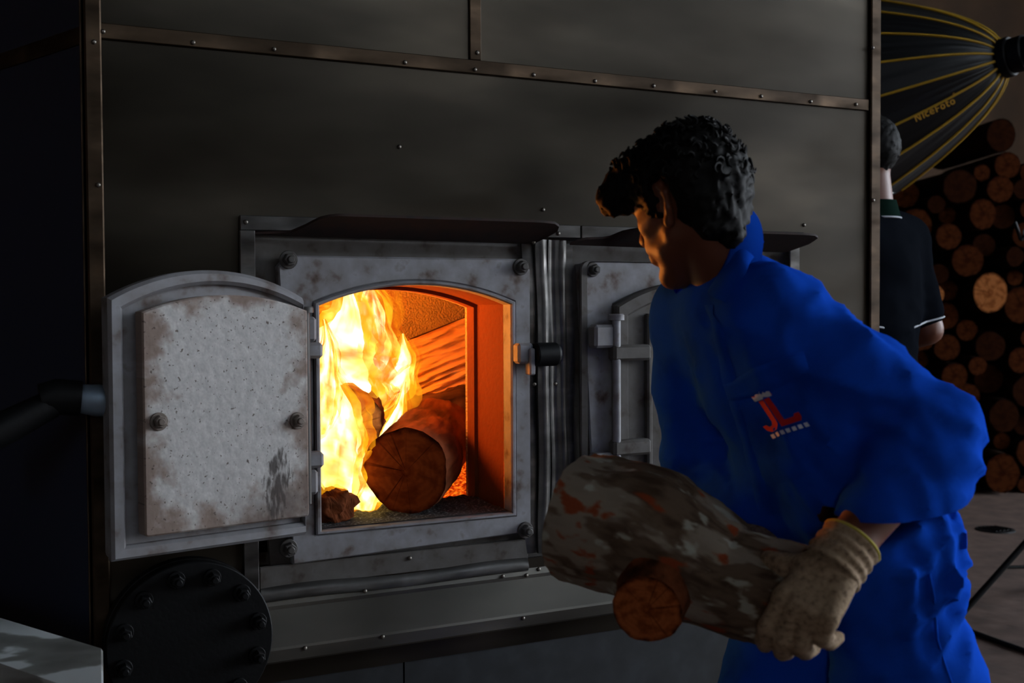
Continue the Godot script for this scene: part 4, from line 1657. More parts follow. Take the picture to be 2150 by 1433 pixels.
# ---------------------------------------------------------------- bodies: tapered limbs joined smoothly, meshed as surface nets
class Field:
	var a := PackedVector3Array()
	var ba := PackedVector3Array()
	var ll := PackedFloat32Array()
	var ra := PackedFloat32Array()
	var rd := PackedFloat32Array()
	var fdir := PackedVector3Array()
	var fk := PackedFloat32Array()
	var k := 0.03
	var clips := []            # [point, normal]: what lies on the normal's side is cut away
	var folds := []            # [centre, reach, direction, wavelength, depth]
	var noise: FastNoiseLite
	var amp := 0.0
	var stretch := Vector3.ONE
	var carve := []            # [point, point, radius]

	# a limb from p to q with radii r and s; squeezed along dir by factor f > 1
	func bone(p: Vector3, q: Vector3, r: float, s: float, dir := Vector3.ZERO, f := 1.0) -> void:
		a.push_back(p)
		ba.push_back(q - p)
		ll.push_back(maxf(1e-9, (q - p).length_squared()))
		ra.push_back(r)
		rd.push_back(s - r)
		fdir.push_back(dir)
		fk.push_back(f - 1.0)

	func chain(pts: Array, rs: Array, dir := Vector3.ZERO, f := 1.0) -> void:
		for i in pts.size() - 1:
			bone(pts[i], pts[i + 1], rs[i], rs[i + 1], dir, f)

	func one(i: int, p: Vector3) -> float:
		var w := p - a[i]
		var t := clampf(w.dot(ba[i]) / ll[i], 0.0, 1.0)
		var v := w - ba[i] * t
		if fk[i] != 0.0:
			v += fdir[i] * (v.dot(fdir[i]) * fk[i])
		return v.length() - ra[i] - rd[i] * t

	func near(p: Vector3, reach: float) -> PackedInt32Array:
		var ds := PackedFloat32Array()
		var m := 1e9
		for i in a.size():
			var d := one(i, p)
			ds.push_back(d)
			m = minf(m, d)
		var o := PackedInt32Array()
		for i in a.size():
			if ds[i] < m + reach:
				o.push_back(i)
		return o

	func d(p: Vector3, use: PackedInt32Array) -> float:
		var m := 1e9
		for i in use:
			var w := p - a[i]
			var t := clampf(w.dot(ba[i]) / ll[i], 0.0, 1.0)
			var v := w - ba[i] * t
			if fk[i] != 0.0:
				v += fdir[i] * (v.dot(fdir[i]) * fk[i])
			var e := v.length() - ra[i] - rd[i] * t
			var h := k - absf(m - e)
			m = minf(m, e)
			if h > 0.0:
				m -= h * h / (4.0 * k)
		if amp != 0.0:
			m -= amp * noise.get_noise_3dv(p * stretch)
		for f in folds:
			var w: Vector3 = p - f[0]
			var g: float = w.length_squared() / (f[1] * f[1])
			if g < 4.0:
				var ph: float = w.dot(f[2]) * TAU / f[3] + noise.get_noise_3dv(p * 0.9) * 5.0
				m -= f[4] * exp(-g) * (0.5 - sqrt(absf(sin(ph * 0.5)) + 0.03))
		for c in carve:
			var w: Vector3 = p - c[0]
			var b: Vector3 = c[1] - c[0]
			var t := clampf(w.dot(b) / maxf(1e-9, b.length_squared()), 0.0, 1.0)
			m = maxf(m, c[2] - (w - b * t).length())
		for c in clips:
			m = maxf(m, (p - c[0]).dot(c[1]))
		return m

	func dist(p: Vector3) -> float:
		return d(p, near(p, 0.12))

	func normal(p: Vector3) -> Vector3:
		var u := near(p, 0.12)
		var e := 0.003
		return Vector3(d(p + Vector3(e, 0, 0), u) - d(p - Vector3(e, 0, 0), u), d(p + Vector3(0, e, 0), u) - d(p - Vector3(0, e, 0), u), d(p + Vector3(0, 0, e), u) - d(p - Vector3(0, 0, e), u)).normalized()

	# walk along a line until the surface is met
	func hit(from: Vector3, dir: Vector3, far := 3.0) -> Vector3:
		var t := 0.0
		for i in 120:
			var q := from + dir * t
			var e := dist(q)
			if e < 0.0006:
				return q
			t += e * 0.7
			if t > far:
				break
		return from + dir * t

	func net(m: MB, cell: float) -> void:
		var lo := Vector3(1e9, 1e9, 1e9)
		var hi := -lo
		for i in a.size():
			var r := maxf(ra[i], ra[i] + rd[i]) + 0.03
			for q in [a[i], a[i] + ba[i]]:
				lo = lo.min(q - Vector3.ONE * r)
				hi = hi.max(q + Vector3.ONE * r)
		var B := 6
		var S := B + 1
		var bl := cell * B
		var n := ((hi - lo) / bl).ceil()
		var half := bl * 0.87
		var made := {}
		var cross := []
		var val := PackedFloat32Array()
		val.resize(S * S * S)
		for bz in int(n.z):
			for by in int(n.y):
				for bx in int(n.x):
					var o := lo + Vector3(bx, by, bz) * bl
					var mid := o + Vector3.ONE * bl * 0.5
					var use := near(mid, half * 2.0 + k * 2.0)
					var least := 1e9
					for i in use:
						least = minf(least, one(i, mid))
					if least > half + k + absf(amp) + 0.012 or least < -half * 1.7 - k - absf(amp) - 0.012:
						if clips.is_empty() or least > 0.0:
							continue
						var near_clip := false
						for c in clips:
							if absf((mid - c[0]).dot(c[1])) < half * 1.2:
								near_clip = true
						if not near_clip:
							continue
					var at_ := 0
					for z in S:
						for y in S:
							for x in S:
								val[at_] = d(o + Vector3(x, y, z) * cell, use)
								at_ += 1
					for z in B:
						for y in B:
							for x in B:
								var i0 := (z * S + y) * S + x
								var v0 := val[i0]
								var v1 := val[i0 + 1]
								var v2 := val[i0 + S]
								var v3 := val[i0 + S + 1]
								var v4 := val[i0 + S * S]
								var v5 := val[i0 + S * S + 1]
								var v6 := val[i0 + S * S + S]
								var v7 := val[i0 + S * S + S + 1]
								var lowest := minf(minf(minf(v0, v1), minf(v2, v3)), minf(minf(v4, v5), minf(v6, v7)))
								if lowest > 0.0:
									continue
								if maxf(maxf(maxf(v0, v1), maxf(v2, v3)), maxf(maxf(v4, v5), maxf(v6, v7))) <= 0.0:
									continue
								var sum := Vector3.ZERO
								var cnt := 0
								if (v0 <= 0.0) != (v1 <= 0.0):
									sum += Vector3(v0 / (v0 - v1), 0, 0)
									cnt += 1
								if (v2 <= 0.0) != (v3 <= 0.0):
									sum += Vector3(v2 / (v2 - v3), 1, 0)
									cnt += 1
								if (v4 <= 0.0) != (v5 <= 0.0):
									sum += Vector3(v4 / (v4 - v5), 0, 1)
									cnt += 1
								if (v6 <= 0.0) != (v7 <= 0.0):
									sum += Vector3(v6 / (v6 - v7), 1, 1)
									cnt += 1
								if (v0 <= 0.0) != (v2 <= 0.0):
									sum += Vector3(0, v0 / (v0 - v2), 0)
									cnt += 1
								if (v1 <= 0.0) != (v3 <= 0.0):
									sum += Vector3(1, v1 / (v1 - v3), 0)
									cnt += 1
								if (v4 <= 0.0) != (v6 <= 0.0):
									sum += Vector3(0, v4 / (v4 - v6), 1)
									cnt += 1
								if (v5 <= 0.0) != (v7 <= 0.0):
									sum += Vector3(1, v5 / (v5 - v7), 1)
									cnt += 1
								if (v0 <= 0.0) != (v4 <= 0.0):
									sum += Vector3(0, 0, v0 / (v0 - v4))
									cnt += 1
								if (v1 <= 0.0) != (v5 <= 0.0):
									sum += Vector3(1, 0, v1 / (v1 - v5))
									cnt += 1
								if (v2 <= 0.0) != (v6 <= 0.0):
									sum += Vector3(0, 1, v2 / (v2 - v6))
									cnt += 1
								if (v3 <= 0.0) != (v7 <= 0.0):
									sum += Vector3(1, 1, v3 / (v3 - v7))
									cnt += 1
								var gx := bx * B + x
								var gy := by * B + y
								var gz := bz * B + z
								made[gx + gy * 4096 + gz * 16777216] = m.p(o + (Vector3(x, y, z) + sum / cnt) * cell)
								if (v0 <= 0.0) != (v1 <= 0.0):
									cross.append([gx, gy, gz, 0, v0 <= 0.0])
								if (v0 <= 0.0) != (v2 <= 0.0):
									cross.append([gx, gy, gz, 1, v0 <= 0.0])
								if (v0 <= 0.0) != (v4 <= 0.0):
									cross.append([gx, gy, gz, 2, v0 <= 0.0])
		for c in cross:
			var id: int = c[0] + c[1] * 4096 + c[2] * 16777216
			var s: int = [4096, 16777216, 1][c[3]]
			var t: int = [16777216, 1, 4096][c[3]]
			var p0 = made.get(id - s - t)
			var p1 = made.get(id - t)
			var p2 = made.get(id)
			var p3 = made.get(id - s)
			if p0 == null or p1 == null or p2 == null or p3 == null:
				continue
			if c[4]:
				m.t(p0, p1, p2)
				m.t(p0, p2, p3)
			else:
				m.t(p0, p2, p1)
				m.t(p0, p3, p2)


# a piece of cloth lying on a field: outline drawn in the plane (o, ux, uy), every point pushed onto the surface
func on_cloth(f: Field, o: Vector3, ux: Vector3, uy: Vector3, x: float, y: float, off: float) -> Vector3:
	var nrm := ux.cross(uy).normalized()
	var q := f.hit(o + ux * x + uy * y + nrm * 0.10, -nrm, 0.3)
	return q + nrm * off


func cloth_patch(f: Field, o: Vector3, ux: Vector3, uy: Vector3, edge: Callable, nu: int, nv: int, off: float) -> MB:
	# edge(u, v) in 0..1 gives the point of the patch in its plane
	var m := MB.new()
	var rows := []
	for j in nv + 1:
		var row := []
		for i in nu + 1:
			var e: Vector2 = edge.call(i / float(nu), j / float(nv))
			var rim := 1.0 if i in [0, nu] or j in [0, nv] else 0.0
			row.append(on_cloth(f, o, ux, uy, e.x, e.y, off * (1.0 - rim * 0.9)))
		rows.append(row)
	m.grid(rows)
	return m


func cloth_shape(m: MB, f: Field, o: Vector3, ux: Vector3, uy: Vector3, outline: Array, off: float) -> void:
	var pts := PackedVector2Array(outline)
	var tr := Geometry2D.triangulate_polygon(pts)
	var first := m.v.size()
	for q in pts:
		m.p(on_cloth(f, o, ux, uy, q.x, q.y, off), q)
	for k in range(0, tr.size(), 3):
		var a := pts[tr[k]]
		if (pts[tr[k + 1]] - a).cross(pts[tr[k + 2]] - a) > 0.0:
			m.t(first + tr[k], first + tr[k + 1], first + tr[k + 2])
		else:
			m.t(first + tr[k], first + tr[k + 2], first + tr[k + 1])


# head in its own axes (x to the person's left, y up, z to the face), put in place by x
func head_field(x: Transform3D, s := 1.0) -> Field:
	var f := Field.new()
	f.k = 0.018
	var P := func(a: float, b: float, c: float) -> Vector3: return x * (Vector3(a, b, c) * s)
	var side := x.basis.x.normalized()
	f.bone(P.call(0, 0.035, -0.028), P.call(0, 0.035, 0.025), 0.080 * s, 0.074 * s, side, 1.10)
	f.bone(P.call(0, 0.0, -0.03), P.call(0, 0.0, 0.02), 0.070 * s, 0.066 * s, side, 1.05)
	f.bone(P.call(0, -0.035, 0.02), P.call(0, -0.092, 0.066), 0.052 * s, 0.024 * s)
	f.bone(P.call(0.050, -0.045, 0.0), P.call(0.016, -0.095, 0.062), 0.020 * s, 0.019 * s)
	f.bone(P.call(-0.050, -0.045, 0.0), P.call(-0.016, -0.095, 0.062), 0.020 * s, 0.019 * s)
	f.bone(P.call(-0.012, -0.100, 0.070), P.call(0.012, -0.100, 0.070), 0.015 * s, 0.015 * s)
	for w in [-1.0, 1.0]:
		f.bone(P.call(0.044 * w, -0.012, 0.052), P.call(0.054 * w, -0.006, 0.020), 0.020 * s, 0.016 * s)
		f.bone(P.call(0.012 * w, 0.030, 0.086), P.call(0.044 * w, 0.032, 0.066), 0.012 * s, 0.010 * s)
		f.bone(P.call(0.030 * w, -0.045, 0.062), P.call(0.040 * w, -0.060, 0.035), 0.022 * s, 0.02 * s)
	f.k = 0.014
	f.bone(P.call(0, 0.022, 0.092), P.call(0, -0.018, 0.112), 0.008 * s, 0.012 * s)
	f.bone(P.call(-0.010, -0.022, 0.102), P.call(0.010, -0.022, 0.102), 0.009 * s, 0.009 * s)
	f.bone(P.call(-0.018, -0.050, 0.086), P.call(0.018, -0.050, 0.086), 0.008 * s, 0.008 * s)
	f.bone(P.call(-0.016, -0.062, 0.086), P.call(0.016, -0.062, 0.086), 0.009 * s, 0.009 * s)
	f.carve.append([P.call(-0.018, -0.0562, 0.099), P.call(0.018, -0.0562, 0.099), 0.003 * s])
	for w in [-1.0, 1.0]:
		f.carve.append([P.call(0.031 * w, 0.012, 0.094), P.call(0.034 * w, 0.012, 0.093), 0.014 * s])
	return f


func ear_field(x: Transform3D, w: float, s := 1.0) -> Field:
	var f := Field.new()
	f.k = 0.006
	var P := func(a: float, b: float, c: float) -> Vector3: return x * (Vector3(a * w, b, c) * s)
	f.chain([P.call(0.070, -0.030, -0.014), P.call(0.077, -0.012, -0.026), P.call(0.083, 0.012, -0.034), P.call(0.081, 0.028, -0.026), P.call(0.076, 0.030, -0.012), P.call(0.072, 0.020, -0.006)], [0.0065, 0.0050, 0.0048, 0.0048, 0.0045, 0.004])
	f.bone(P.call(0.066, -0.018, -0.014), P.call(0.068, 0.018, -0.020), 0.009 * s, 0.012 * s)
	f.bone(P.call(0.070, -0.032, -0.012), P.call(0.070, -0.028, -0.012), 0.0075 * s, 0.0075 * s)
	f.bone(P.call(0.072, -0.006, -0.002), P.call(0.072, 0.002, -0.002), 0.004 * s, 0.004 * s)
	return f


# a hand: palm from wrist to knuckles, four fingers bent at two joints, a thumb from the palm's side
func hand_field(w: Vector3, dir: Vector3, across: Vector3, palm_down: Vector3, bend: Array, thumb: Array, r := 1.0) -> Field:
	# across points to the thumb's side, palm_down out of the palm
	var f := Field.new()
	f.k = 0.007
	var kn := []
	for i in 4:
		var q := w + dir * (0.088 - 0.004 * absf(i - 1.2)) + across * (0.030 - 0.020 * i)
		kn.append(q)
		f.bone(w + across * (0.014 - 0.010 * i), q, 0.0165 * r, 0.0125 * r, palm_down, 1.0)
	f.bone(w - dir * 0.02, w + dir * 0.02, 0.026 * r, 0.026 * r, palm_down, 1.25)
	var le := [0.043, 0.047, 0.043, 0.029]
	for i in 4:
		var q: Vector3 = kn[i]
		var an := 0.0
		var rad := 0.0105 * r * (0.9 if i == 3 else 1.0)
		for j in 3:
			an += bend[j] * (1.0 + 0.14 * (i - 1.5))
			var to: Vector3 = q + (dir * cos(an) + palm_down * sin(an)).normalized() * le[i] * [1.0, 0.62, 0.5][j] + across * (0.002 * (1.5 - i))
			f.bone(q, to, rad, rad * 0.92)
			q = to
			rad *= 0.93
	var q := w + dir * 0.030 + across * 0.026
	f.bone(w + across * 0.012, q, 0.018 * r, 0.0165 * r)
	for j in thumb.size():
		var to: Vector3 = q + thumb[j]
		f.bone(q, to, 0.0135 * r - 0.0015 * j, 0.0122 * r - 0.0015 * j)
		q = to
	return f


func cloth_mat(c: Color) -> StandardMaterial3D:
	var m := tri(mat(c, 0.9), 6.0, false)
	m.metallic_specular = 0.03
	m.heightmap_enabled = true
	m.heightmap_texture = M.weave
	m.heightmap_scale = 0.03
	return m


func people_materials() -> void:
	M.weave = ntex(nz(100, 0.35, 3), ramp([[0.0, grey(0.0)], [1.0, grey(1.0)]]), 256, 256)
	M.blue = cloth_mat(Color(0.08, 0.295, 0.76))
	M.blue.albedo_texture = ntex(nz(101, 0.012, 5), ramp([[0.0, grey(0.72)], [0.4, grey(0.95)], [1.0, grey(1.0)]]), 256, 256)
	M.blue.uv1_scale = Vector3(2, 2, 2)
	M.skin = mat(Color(0.40, 0.215, 0.13), 0.5)
	M.hair = mat(Color(0.03, 0.025, 0.022), 0.65)
	M.hair.metallic_specular = 0.25
	M.glove = tri(mat(Color(0.66, 0.57, 0.47), 0.95), 14.0, false)
	M.glove.albedo_texture = ntex(nz(102, 0.03, 4), ramp([[0.0, Color(0.45, 0.40, 0.36)], [0.5, Color(0.9, 0.88, 0.85)], [1.0, Color(1, 1, 1)]]))
	M.glove.heightmap_enabled = true
	M.glove.heightmap_texture = M.weave
	M.glove.heightmap_scale = 0.10
	M.shoe = mat(Color(0.05, 0.045, 0.04), 0.6)
	M.logo_red = mat(Color(0.80, 0.05, 0.08), 0.8)
	M.logo_white = mat(Color(0.85, 0.86, 0.90), 0.8)


func worker() -> void:
	people_materials()
	var t := MeshInstance3D.new()
	# ---- joints
	var hipN := at(1846, 1165, 1.63)
	var hipF := at(1800, 1165, 1.88)
	var kneeN := at(1968, 1700, 1.66)
	var ankN := at(2020, 2230, 1.82)
	var kneeF := at(1545, 1640, 1.80)
	var ankF := at(1520, 2120, 1.90)
	var pel := (hipN + hipF) * 0.5
	var shN := at(1640, 672, 1.61)
	var shF := at(1465, 665, 1.90)
	var elN := at(1962, 905, 1.53)
	var wrN := at(1778, 1150, 1.46)
	var elF := at(1472, 965, 1.93)
	var wrF := at(1600, 1120, 1.74)
	var neck := at(1535, 592, 1.735)
	var lat := (shN - shF).normalized()
	var spine := (neck - pel).normalized()
	var chestn := lat.cross(spine).normalized()
	var toward := (EYE - neck).normalized()
	# ---- head
	var th := deg_to_rad(53.0)
	var cx := lens_basis.x
	var cz := lens_basis.z
	var face := (cx * (-cos(th)) + Vector3(0, -0.30, 0) - cz * sin(th)).normalized()
	var upv := (Vector3(0, 1, 0) + cx * -0.10).normalized()
	upv = (upv - face * upv.dot(face)).normalized()
	var hx := Transform3D(Basis(upv.cross(face), upv, face), at(1446, 432, 1.72))
	var HS := 0.92
	var body := MB.new()
	var hf := head_field(hx, HS)
	hf.bone(hx * Vector3(0, -0.035, -0.020), neck - spine * 0.01, 0.053, 0.054)
	hf.bone(hx * Vector3(0, -0.02, -0.036), neck - spine * 0.02 + chestn * 0.005, 0.046, 0.046)
	hf.net(body, 0.0042)
	for w in [-1.0, 1.0]:
		ear_field(hx, w, HS).net(body, 0.0024)
	# ---- the rest of the body under the clothes
	var bf := Field.new()
	bf.k = 0.04
	bf.chain([pel, pel.lerp(neck, 0.35), pel.lerp(neck, 0.75), neck - spine * 0.05], [0.095, 0.09, 0.095, 0.07])
	bf.bone(hipF, hipN, 0.08, 0.08)
	bf.bone(shF.lerp(shN, 0.15), shF.lerp(shN, 0.85), 0.05, 0.05)
	bf.chain([hipN, kneeN, ankN, ankN + Vector3(0, -0.02, 0)], [0.075, 0.052, 0.036, 0.035])
	bf.chain([hipF, kneeF, ankF, ankF + Vector3(0, -0.02, 0)], [0.075, 0.052, 0.036, 0.035])
	bf.bone(shN, elN, 0.045, 0.040)
	bf.bone(shF, elF, 0.045, 0.040)
	bf.bone(elF, wrF, 0.038, 0.026)
	bf.net(body, 0.016)
	var ff := Field.new()
	ff.k = 0.02
	ff.chain([elN, elN.lerp(wrN, 0.35), wrN, wrN.lerp(elN, -0.08)], [0.038, 0.041, 0.0275, 0.027])
	ff.net(body, 0.006)
	t.mesh = body.mesh()
	t.material_override = M.skin
	t.name = numbered("person")
	add_child(t)
	tag(t, "man in blue work clothes bending with a log in gloved hands, looking into the fire", "person")
	# eyes
	for w in [-1.0, 1.0]:
		var em := MB.new()
		var er := []
		for j in 9:
			var la := -PI / 2 + PI * j / 8.0
			var row := []
			for i in 14:
				var lo := TAU * i / 14.0
				row.append(hx * (Vector3(0.031 * w, 0.012, 0.070) * HS + Vector3(cos(la) * cos(lo), sin(la), -cos(la) * sin(lo)) * 0.0125))
			er.append(row)
		em.grid(er, true)
		obj("eye", em, mat(Color(0.75, 0.72, 0.68), 0.3), t)
		em = MB.new()
		em.tube([hx * Vector3(0.013 * w, 0.033, 0.091), hx * Vector3(0.031 * w, 0.038, 0.083), hx * Vector3(0.046 * w, 0.031, 0.065)], [0.003, 0.0045, 0.002], 8)
		obj("eyebrow", em, M.hair, t)
	worker_hair(t, hx, HS)
	# ---- shirt
	var f := Field.new()
	f.k = 0.05
	f.noise = nz(110, 7.0, 3)
	f.amp = 0.004
	f.stretch = Vector3(1.0, 0.7, 1.0)
	f.chain([pel + spine * 0.02, pel.lerp(neck, 0.3), pel.lerp(neck, 0.68), neck - spine * 0.07 + chestn * 0.01], [0.128, 0.112, 0.115, 0.082], lat, 0.9)
	# chest and back on the near and on the far side
	f.chain([at(1835, 1090, 1.63), at(1760, 930, 1.63), at(1670, 760, 1.64)], [0.10, 0.09, 0.08])
	f.chain([at(1815, 1100, 1.82), at(1705, 930, 1.83), at(1525, 735, 1.87)], [0.085, 0.085, 0.085])
	f.bone(shF, shN, 0.066, 0.064)
	f.bone(neck - spine * 0.035, shN.lerp(neck, 0.3) , 0.062, 0.062)
	f.bone(neck - spine * 0.045, shF.lerp(neck, 0.3) , 0.062, 0.056)
	f.chain([shN, shN.lerp(elN, 0.5), elN], [0.064, 0.062, 0.056])
	var hemc := at(1892, 1070, 1.49)
	f.chain([elN, elN.lerp(hemc, 0.5), hemc + (hemc - elN).normalized() * 0.03], [0.056, 0.062, 0.066])
	f.bone(elN.lerp(hemc, 0.35) , hemc + cx * -0.022, 0.05, 0.050)
	f.chain([shF, shF.lerp(elF, 0.5), elF], [0.070, 0.066, 0.06])
	f.chain([elF, elF.lerp(wrF, 0.8)], [0.06, 0.054])
	var hemn := ((hemc - elN).normalized() + Vector3(0, -0.9, 0)).normalized()
	var sleeve_dir := (hemc - elN).normalized()
	# folds: at the elbow, under the arm, across the chest and towards the waist
	f.folds = [
		[elN + (hemc - elN) * 0.15, 0.09, (Vector3.UP * 0.8 + cx * 0.3).normalized(), 0.045, 0.017],
		[elN.lerp(hemc, 0.75), 0.10, (cx * 0.9 + Vector3.UP * 0.35).normalized(), 0.05, 0.010],
		[shN.lerp(elN, 0.45) + Vector3(0, 0.02, 0), 0.16, (cx * 0.75 - Vector3.UP * 0.55).normalized(), 0.085, 0.012],
		[shN + Vector3(0, 0.03, 0) + toward * 0.05, 0.10, (cx * 0.4 + Vector3.UP).normalized(), 0.07, 0.012],
		[at(1760, 900, 1.53), 0.15, (cx * 0.55 + Vector3.UP * 0.8).normalized(), 0.07, 0.014],
		[at(1560, 820, 1.66), 0.16, (cx + Vector3.UP * 0.45).normalized(), 0.085, 0.013],
		[at(1450, 760, 1.80), 0.14, (cx + Vector3.UP * 0.25).normalized(), 0.05, 0.010],
		[at(1740, 1060, 1.55), 0.13, (Vector3.UP + cx * 0.45).normalized(), 0.065, 0.015],
		[at(1470, 980, 1.86), 0.11, (Vector3.UP + cx * 0.3).normalized(), 0.05, 0.013],
	]
	f.clips = []
	# the trunk ends at its hem below the belt, the near sleeve at its own hem
	var sm := MB.new()
	f.net(sm, 0.0082)
	sm = cut_mesh(sm, pel - spine * 0.02, -spine, func(p: Vector3) -> bool: return (p - hemc).length() > 0.16 or (p - pel).dot(spine) < -0.10 and (p - hemc).dot(chestn) > 0.2)
	sm = cut_mesh(sm, hemc, (Vector3(0, -1, 0) + cx * 0.10).normalized(), func(p: Vector3) -> bool: return (p - hemc).length() <= 0.16 and (p - EYE).dot(-cz) < 1.575)
	var shirt := obj("shirt", sm, M.blue, t, "blue work shirt with a red emblem")
	shirt_details(shirt, f, hx, neck, spine, lat, chestn)
	# ---- trousers
	var g := Field.new()
	g.k = 0.05
	g.noise = nz(111, 7.0, 3)
	g.amp = 0.005
	g.bone(hipF + Vector3(0, 0.01, 0), hipN + Vector3(0, 0.01, 0), 0.112, 0.112)
	g.bone(pel + spine * 0.07, pel, 0.118, 0.12)
	g.bone(hipN + spine * 0.09 + cx * -0.03, hipN, 0.088, 0.095)
	g.chain([hipN, hipN.lerp(kneeN, 0.5), kneeN, ankN + Vector3(0, 0.03, 0)], [0.112, 0.100, 0.082, 0.075])
	g.chain([hipF, hipF.lerp(kneeF, 0.5), kneeF, ankF + Vector3(0, 0.03, 0)], [0.115, 0.104, 0.084, 0.075])
	g.folds = [
		[at(1980, 1150, 1.56), 0.10, (cx * 0.9 + Vector3.UP * 0.25).normalized(), 0.036, 0.020],
		[at(1985, 1240, 1.56), 0.12, (Vector3.UP * 0.85 - cx * 0.5).normalized(), 0.055, 0.022],
		[at(1880, 1230, 1.53), 0.12, (cx * 0.8 + Vector3.UP * 0.6).normalized(), 0.09, 0.012],
		[at(1960, 1390, 1.56), 0.15, (cx * 0.8 + Vector3.UP * 0.5).normalized(), 0.08, 0.010],
		[at(1700, 1390, 1.66), 0.16, (cx * 0.6 + Vector3.UP * 0.8).normalized(), 0.09, 0.010],
		[kneeN, 0.14, Vector3.UP, 0.06, 0.012],
		[kneeF, 0.14, Vector3.UP, 0.06, 0.012],
	]
	g.clips = [[pel + spine * 0.085, spine]]
	var gm := MB.new()
	g.net(gm, 0.0092)
	var tr := obj("trousers", gm, M.blue, t, "blue work trousers gathered at the waist")
	# waistband and a side seam
	var sm2 := MB.new()
	var path := []
	for j in 13:
		var p := hipN.lerp(kneeN, j / 12.0)
		path.append(g.hit(p + (toward + cx * 0.5).normalized() * 0.25, -(toward + cx * 0.5).normalized(), 0.4))
	sm2.tube(path, 0.0022, 6)
	obj("side_seam", sm2, M.blue, tr)
	# ---- shoes, standing on the floor
	for q in [[ankN, kneeN], [ankF, kneeF]]:
		var s := Field.new()
		s.k = 0.025
		var ank: Vector3 = q[0]
		var fl := Vector3(ank.x, 0.035, ank.z)
		var d := Vector3(chestn.x, 0, chestn.z).normalized()
		s.bone(Vector3(ank.x, 0.11, ank.z), fl - d * 0.03, 0.05, 0.042)
		s.bone(fl - d * 0.03, fl + d * 0.16, 0.042, 0.038)
		s.bone(fl + d * 0.05 + Vector3(0, 0.03, 0), fl + d * 0.15, 0.04, 0.036)
		s.clips = [[Vector3(0, 0.002, 0), Vector3.DOWN]]
		var m := MB.new()
		s.net(m, 0.009)
		obj("shoe", m, M.shoe, t)
	# ---- the log in his hands
	var la := at(1208, 1082, 1.69)
	var lb := at(1732, 1268, 1.505)
	var lg := log_thing("carried_log", "thick lichen spotted log with a sawn branch stub, held in the man's gloved hands", [la, la.lerp(lb, 0.30) + Vector3(0, 0.006, 0), la.lerp(lb, 0.65) + Vector3(0, -0.012, 0), lb], [0.094, 0.100, 0.074, 0.069], 120, M.bark_lichen, M.cut1, 56, 0.12, 40)
	var s0 := at(1385, 1215, 1.58) - la
	var s1 := at(1358, 1278, 1.49) - la
	var g3 := log_mesh([s0, s0.lerp(s1, 0.6), s1], [0.066, 0.048, 0.046], 121, 36, 0.07, 12, 1.0)
	var stub := obj("branch_stub", g3[0], M.bark_red, lg)
	obj("cut_end", g3[2], M.cut_stub, stub, "sawn end of the branch stub")
	# ---- gloves
	var hd := (at(1690, 1275, 1.41) - wrN).normalized()
	var axl := (la - lb).normalized()
	var ac := (axl - hd * axl.dot(hd)).normalized()
	var pd := hd.cross(ac).normalized()
	if pd.dot(lb - at(1690, 1275, 1.40)) < 0.0:
		pd = -pd
	var gf := hand_field(wrN + hd * 0.022, hd, ac, pd, [0.80, 0.95, 0.5], [ac * 0.030 + pd * 0.012 + hd * 0.004, ac * 0.028 + pd * 0.014 - hd * 0.004], 1.17)
	gf.noise = nz(122, 20.0, 2)
	gf.amp = 0.0015
	gf.k = 0.0065
	var mm := MB.new()
	gf.net(mm, 0.0042)
	var gl := obj("glove", mm, M.glove, t, "cream knitted work glove")
	mm = MB.new()
	var rows := []
	var cd := (wrN - elN).normalized()
	var c0 := wrN - cd * 0.012
	var sx := cd.cross(toward).normalized()
	var sy := cd.cross(sx)
	for j in 33:
		var u := j / 32.0
		var r := lerpf(0.0385, 0.041, u) + 0.0012 * sin(u * TAU * 3.5)
		var row := []
		for i in 40:
			var an := TAU * i / 40.0
			row.append(c0 + cd * (u * 0.052) + (sx * cos(an) + sy * sin(an)) * (r + 0.0006 * sin(an * 20.0)))
		rows.append(row)
	mm.grid(rows, true)
	var cuff := obj("glove_cuff", mm, M.glove, gl)
	mm = MB.new()
	var ringp := []
	for i in 41:
		var an := TAU * i / 40.0
		ringp.append(c0 + (sx * cos(an) + sy * sin(an)) * 0.0388)
	mm.tube(ringp, 0.0022, 6, false)
	obj("cuff_edge", mm, mat(Color(0.72, 0.66, 0.28), 0.9), gl, "yellow edge of the glove cuff")
	# far hand under the log
	var hd2 := (at(1510, 1225, 1.62) - wrF).normalized()
	var ac2 := (axl - hd2 * axl.dot(hd2)).normalized()
	var pd2 := hd2.cross(ac2).normalized()
	if pd2.dot(toward) < 0.0:
		pd2 = -pd2
	var hf2 := hand_field(wrF + hd2 * 0.01, hd2, ac2, pd2, [0.5, 0.7, 0.4], [ac2 * 0.030 + hd2 * 0.010, ac2 * 0.012 + hd2 * 0.024], 1.2)
	mm = MB.new()
	hf2.net(mm, 0.0055)
	obj("glove", mm, M.glove, t)


# cuts away what lies on the normal's side of a plane wherever keep_rule says the plane counts
func cut_mesh(m: MB, p: Vector3, n: Vector3, rule: Callable) -> MB:
	var o := MB.new()
	var map_ := PackedInt32Array()
	map_.resize(m.v.size())
	var out := PackedByteArray()
	out.resize(m.v.size())
	for k in m.v.size():
		var q := m.v[k]
		var d := (q - p).dot(n)
		if d > 0.0 and rule.call(q):
			out[k] = 1
			if d < 0.012:
				q -= n * d
		map_[k] = o.p(q)
	for k in range(0, m.ix.size(), 3):
		var a := m.ix[k]
		var b := m.ix[k + 1]
		var c := m.ix[k + 2]
		var far := 0
		for e in [a, b, c]:
			if out[e] == 1 and (m.v[e] - p).dot(n) >= 0.012:
				far += 1
		if far == 0:
			o.ix.append_array(PackedInt32Array([map_[a], map_[b], map_[c]]))
	return o


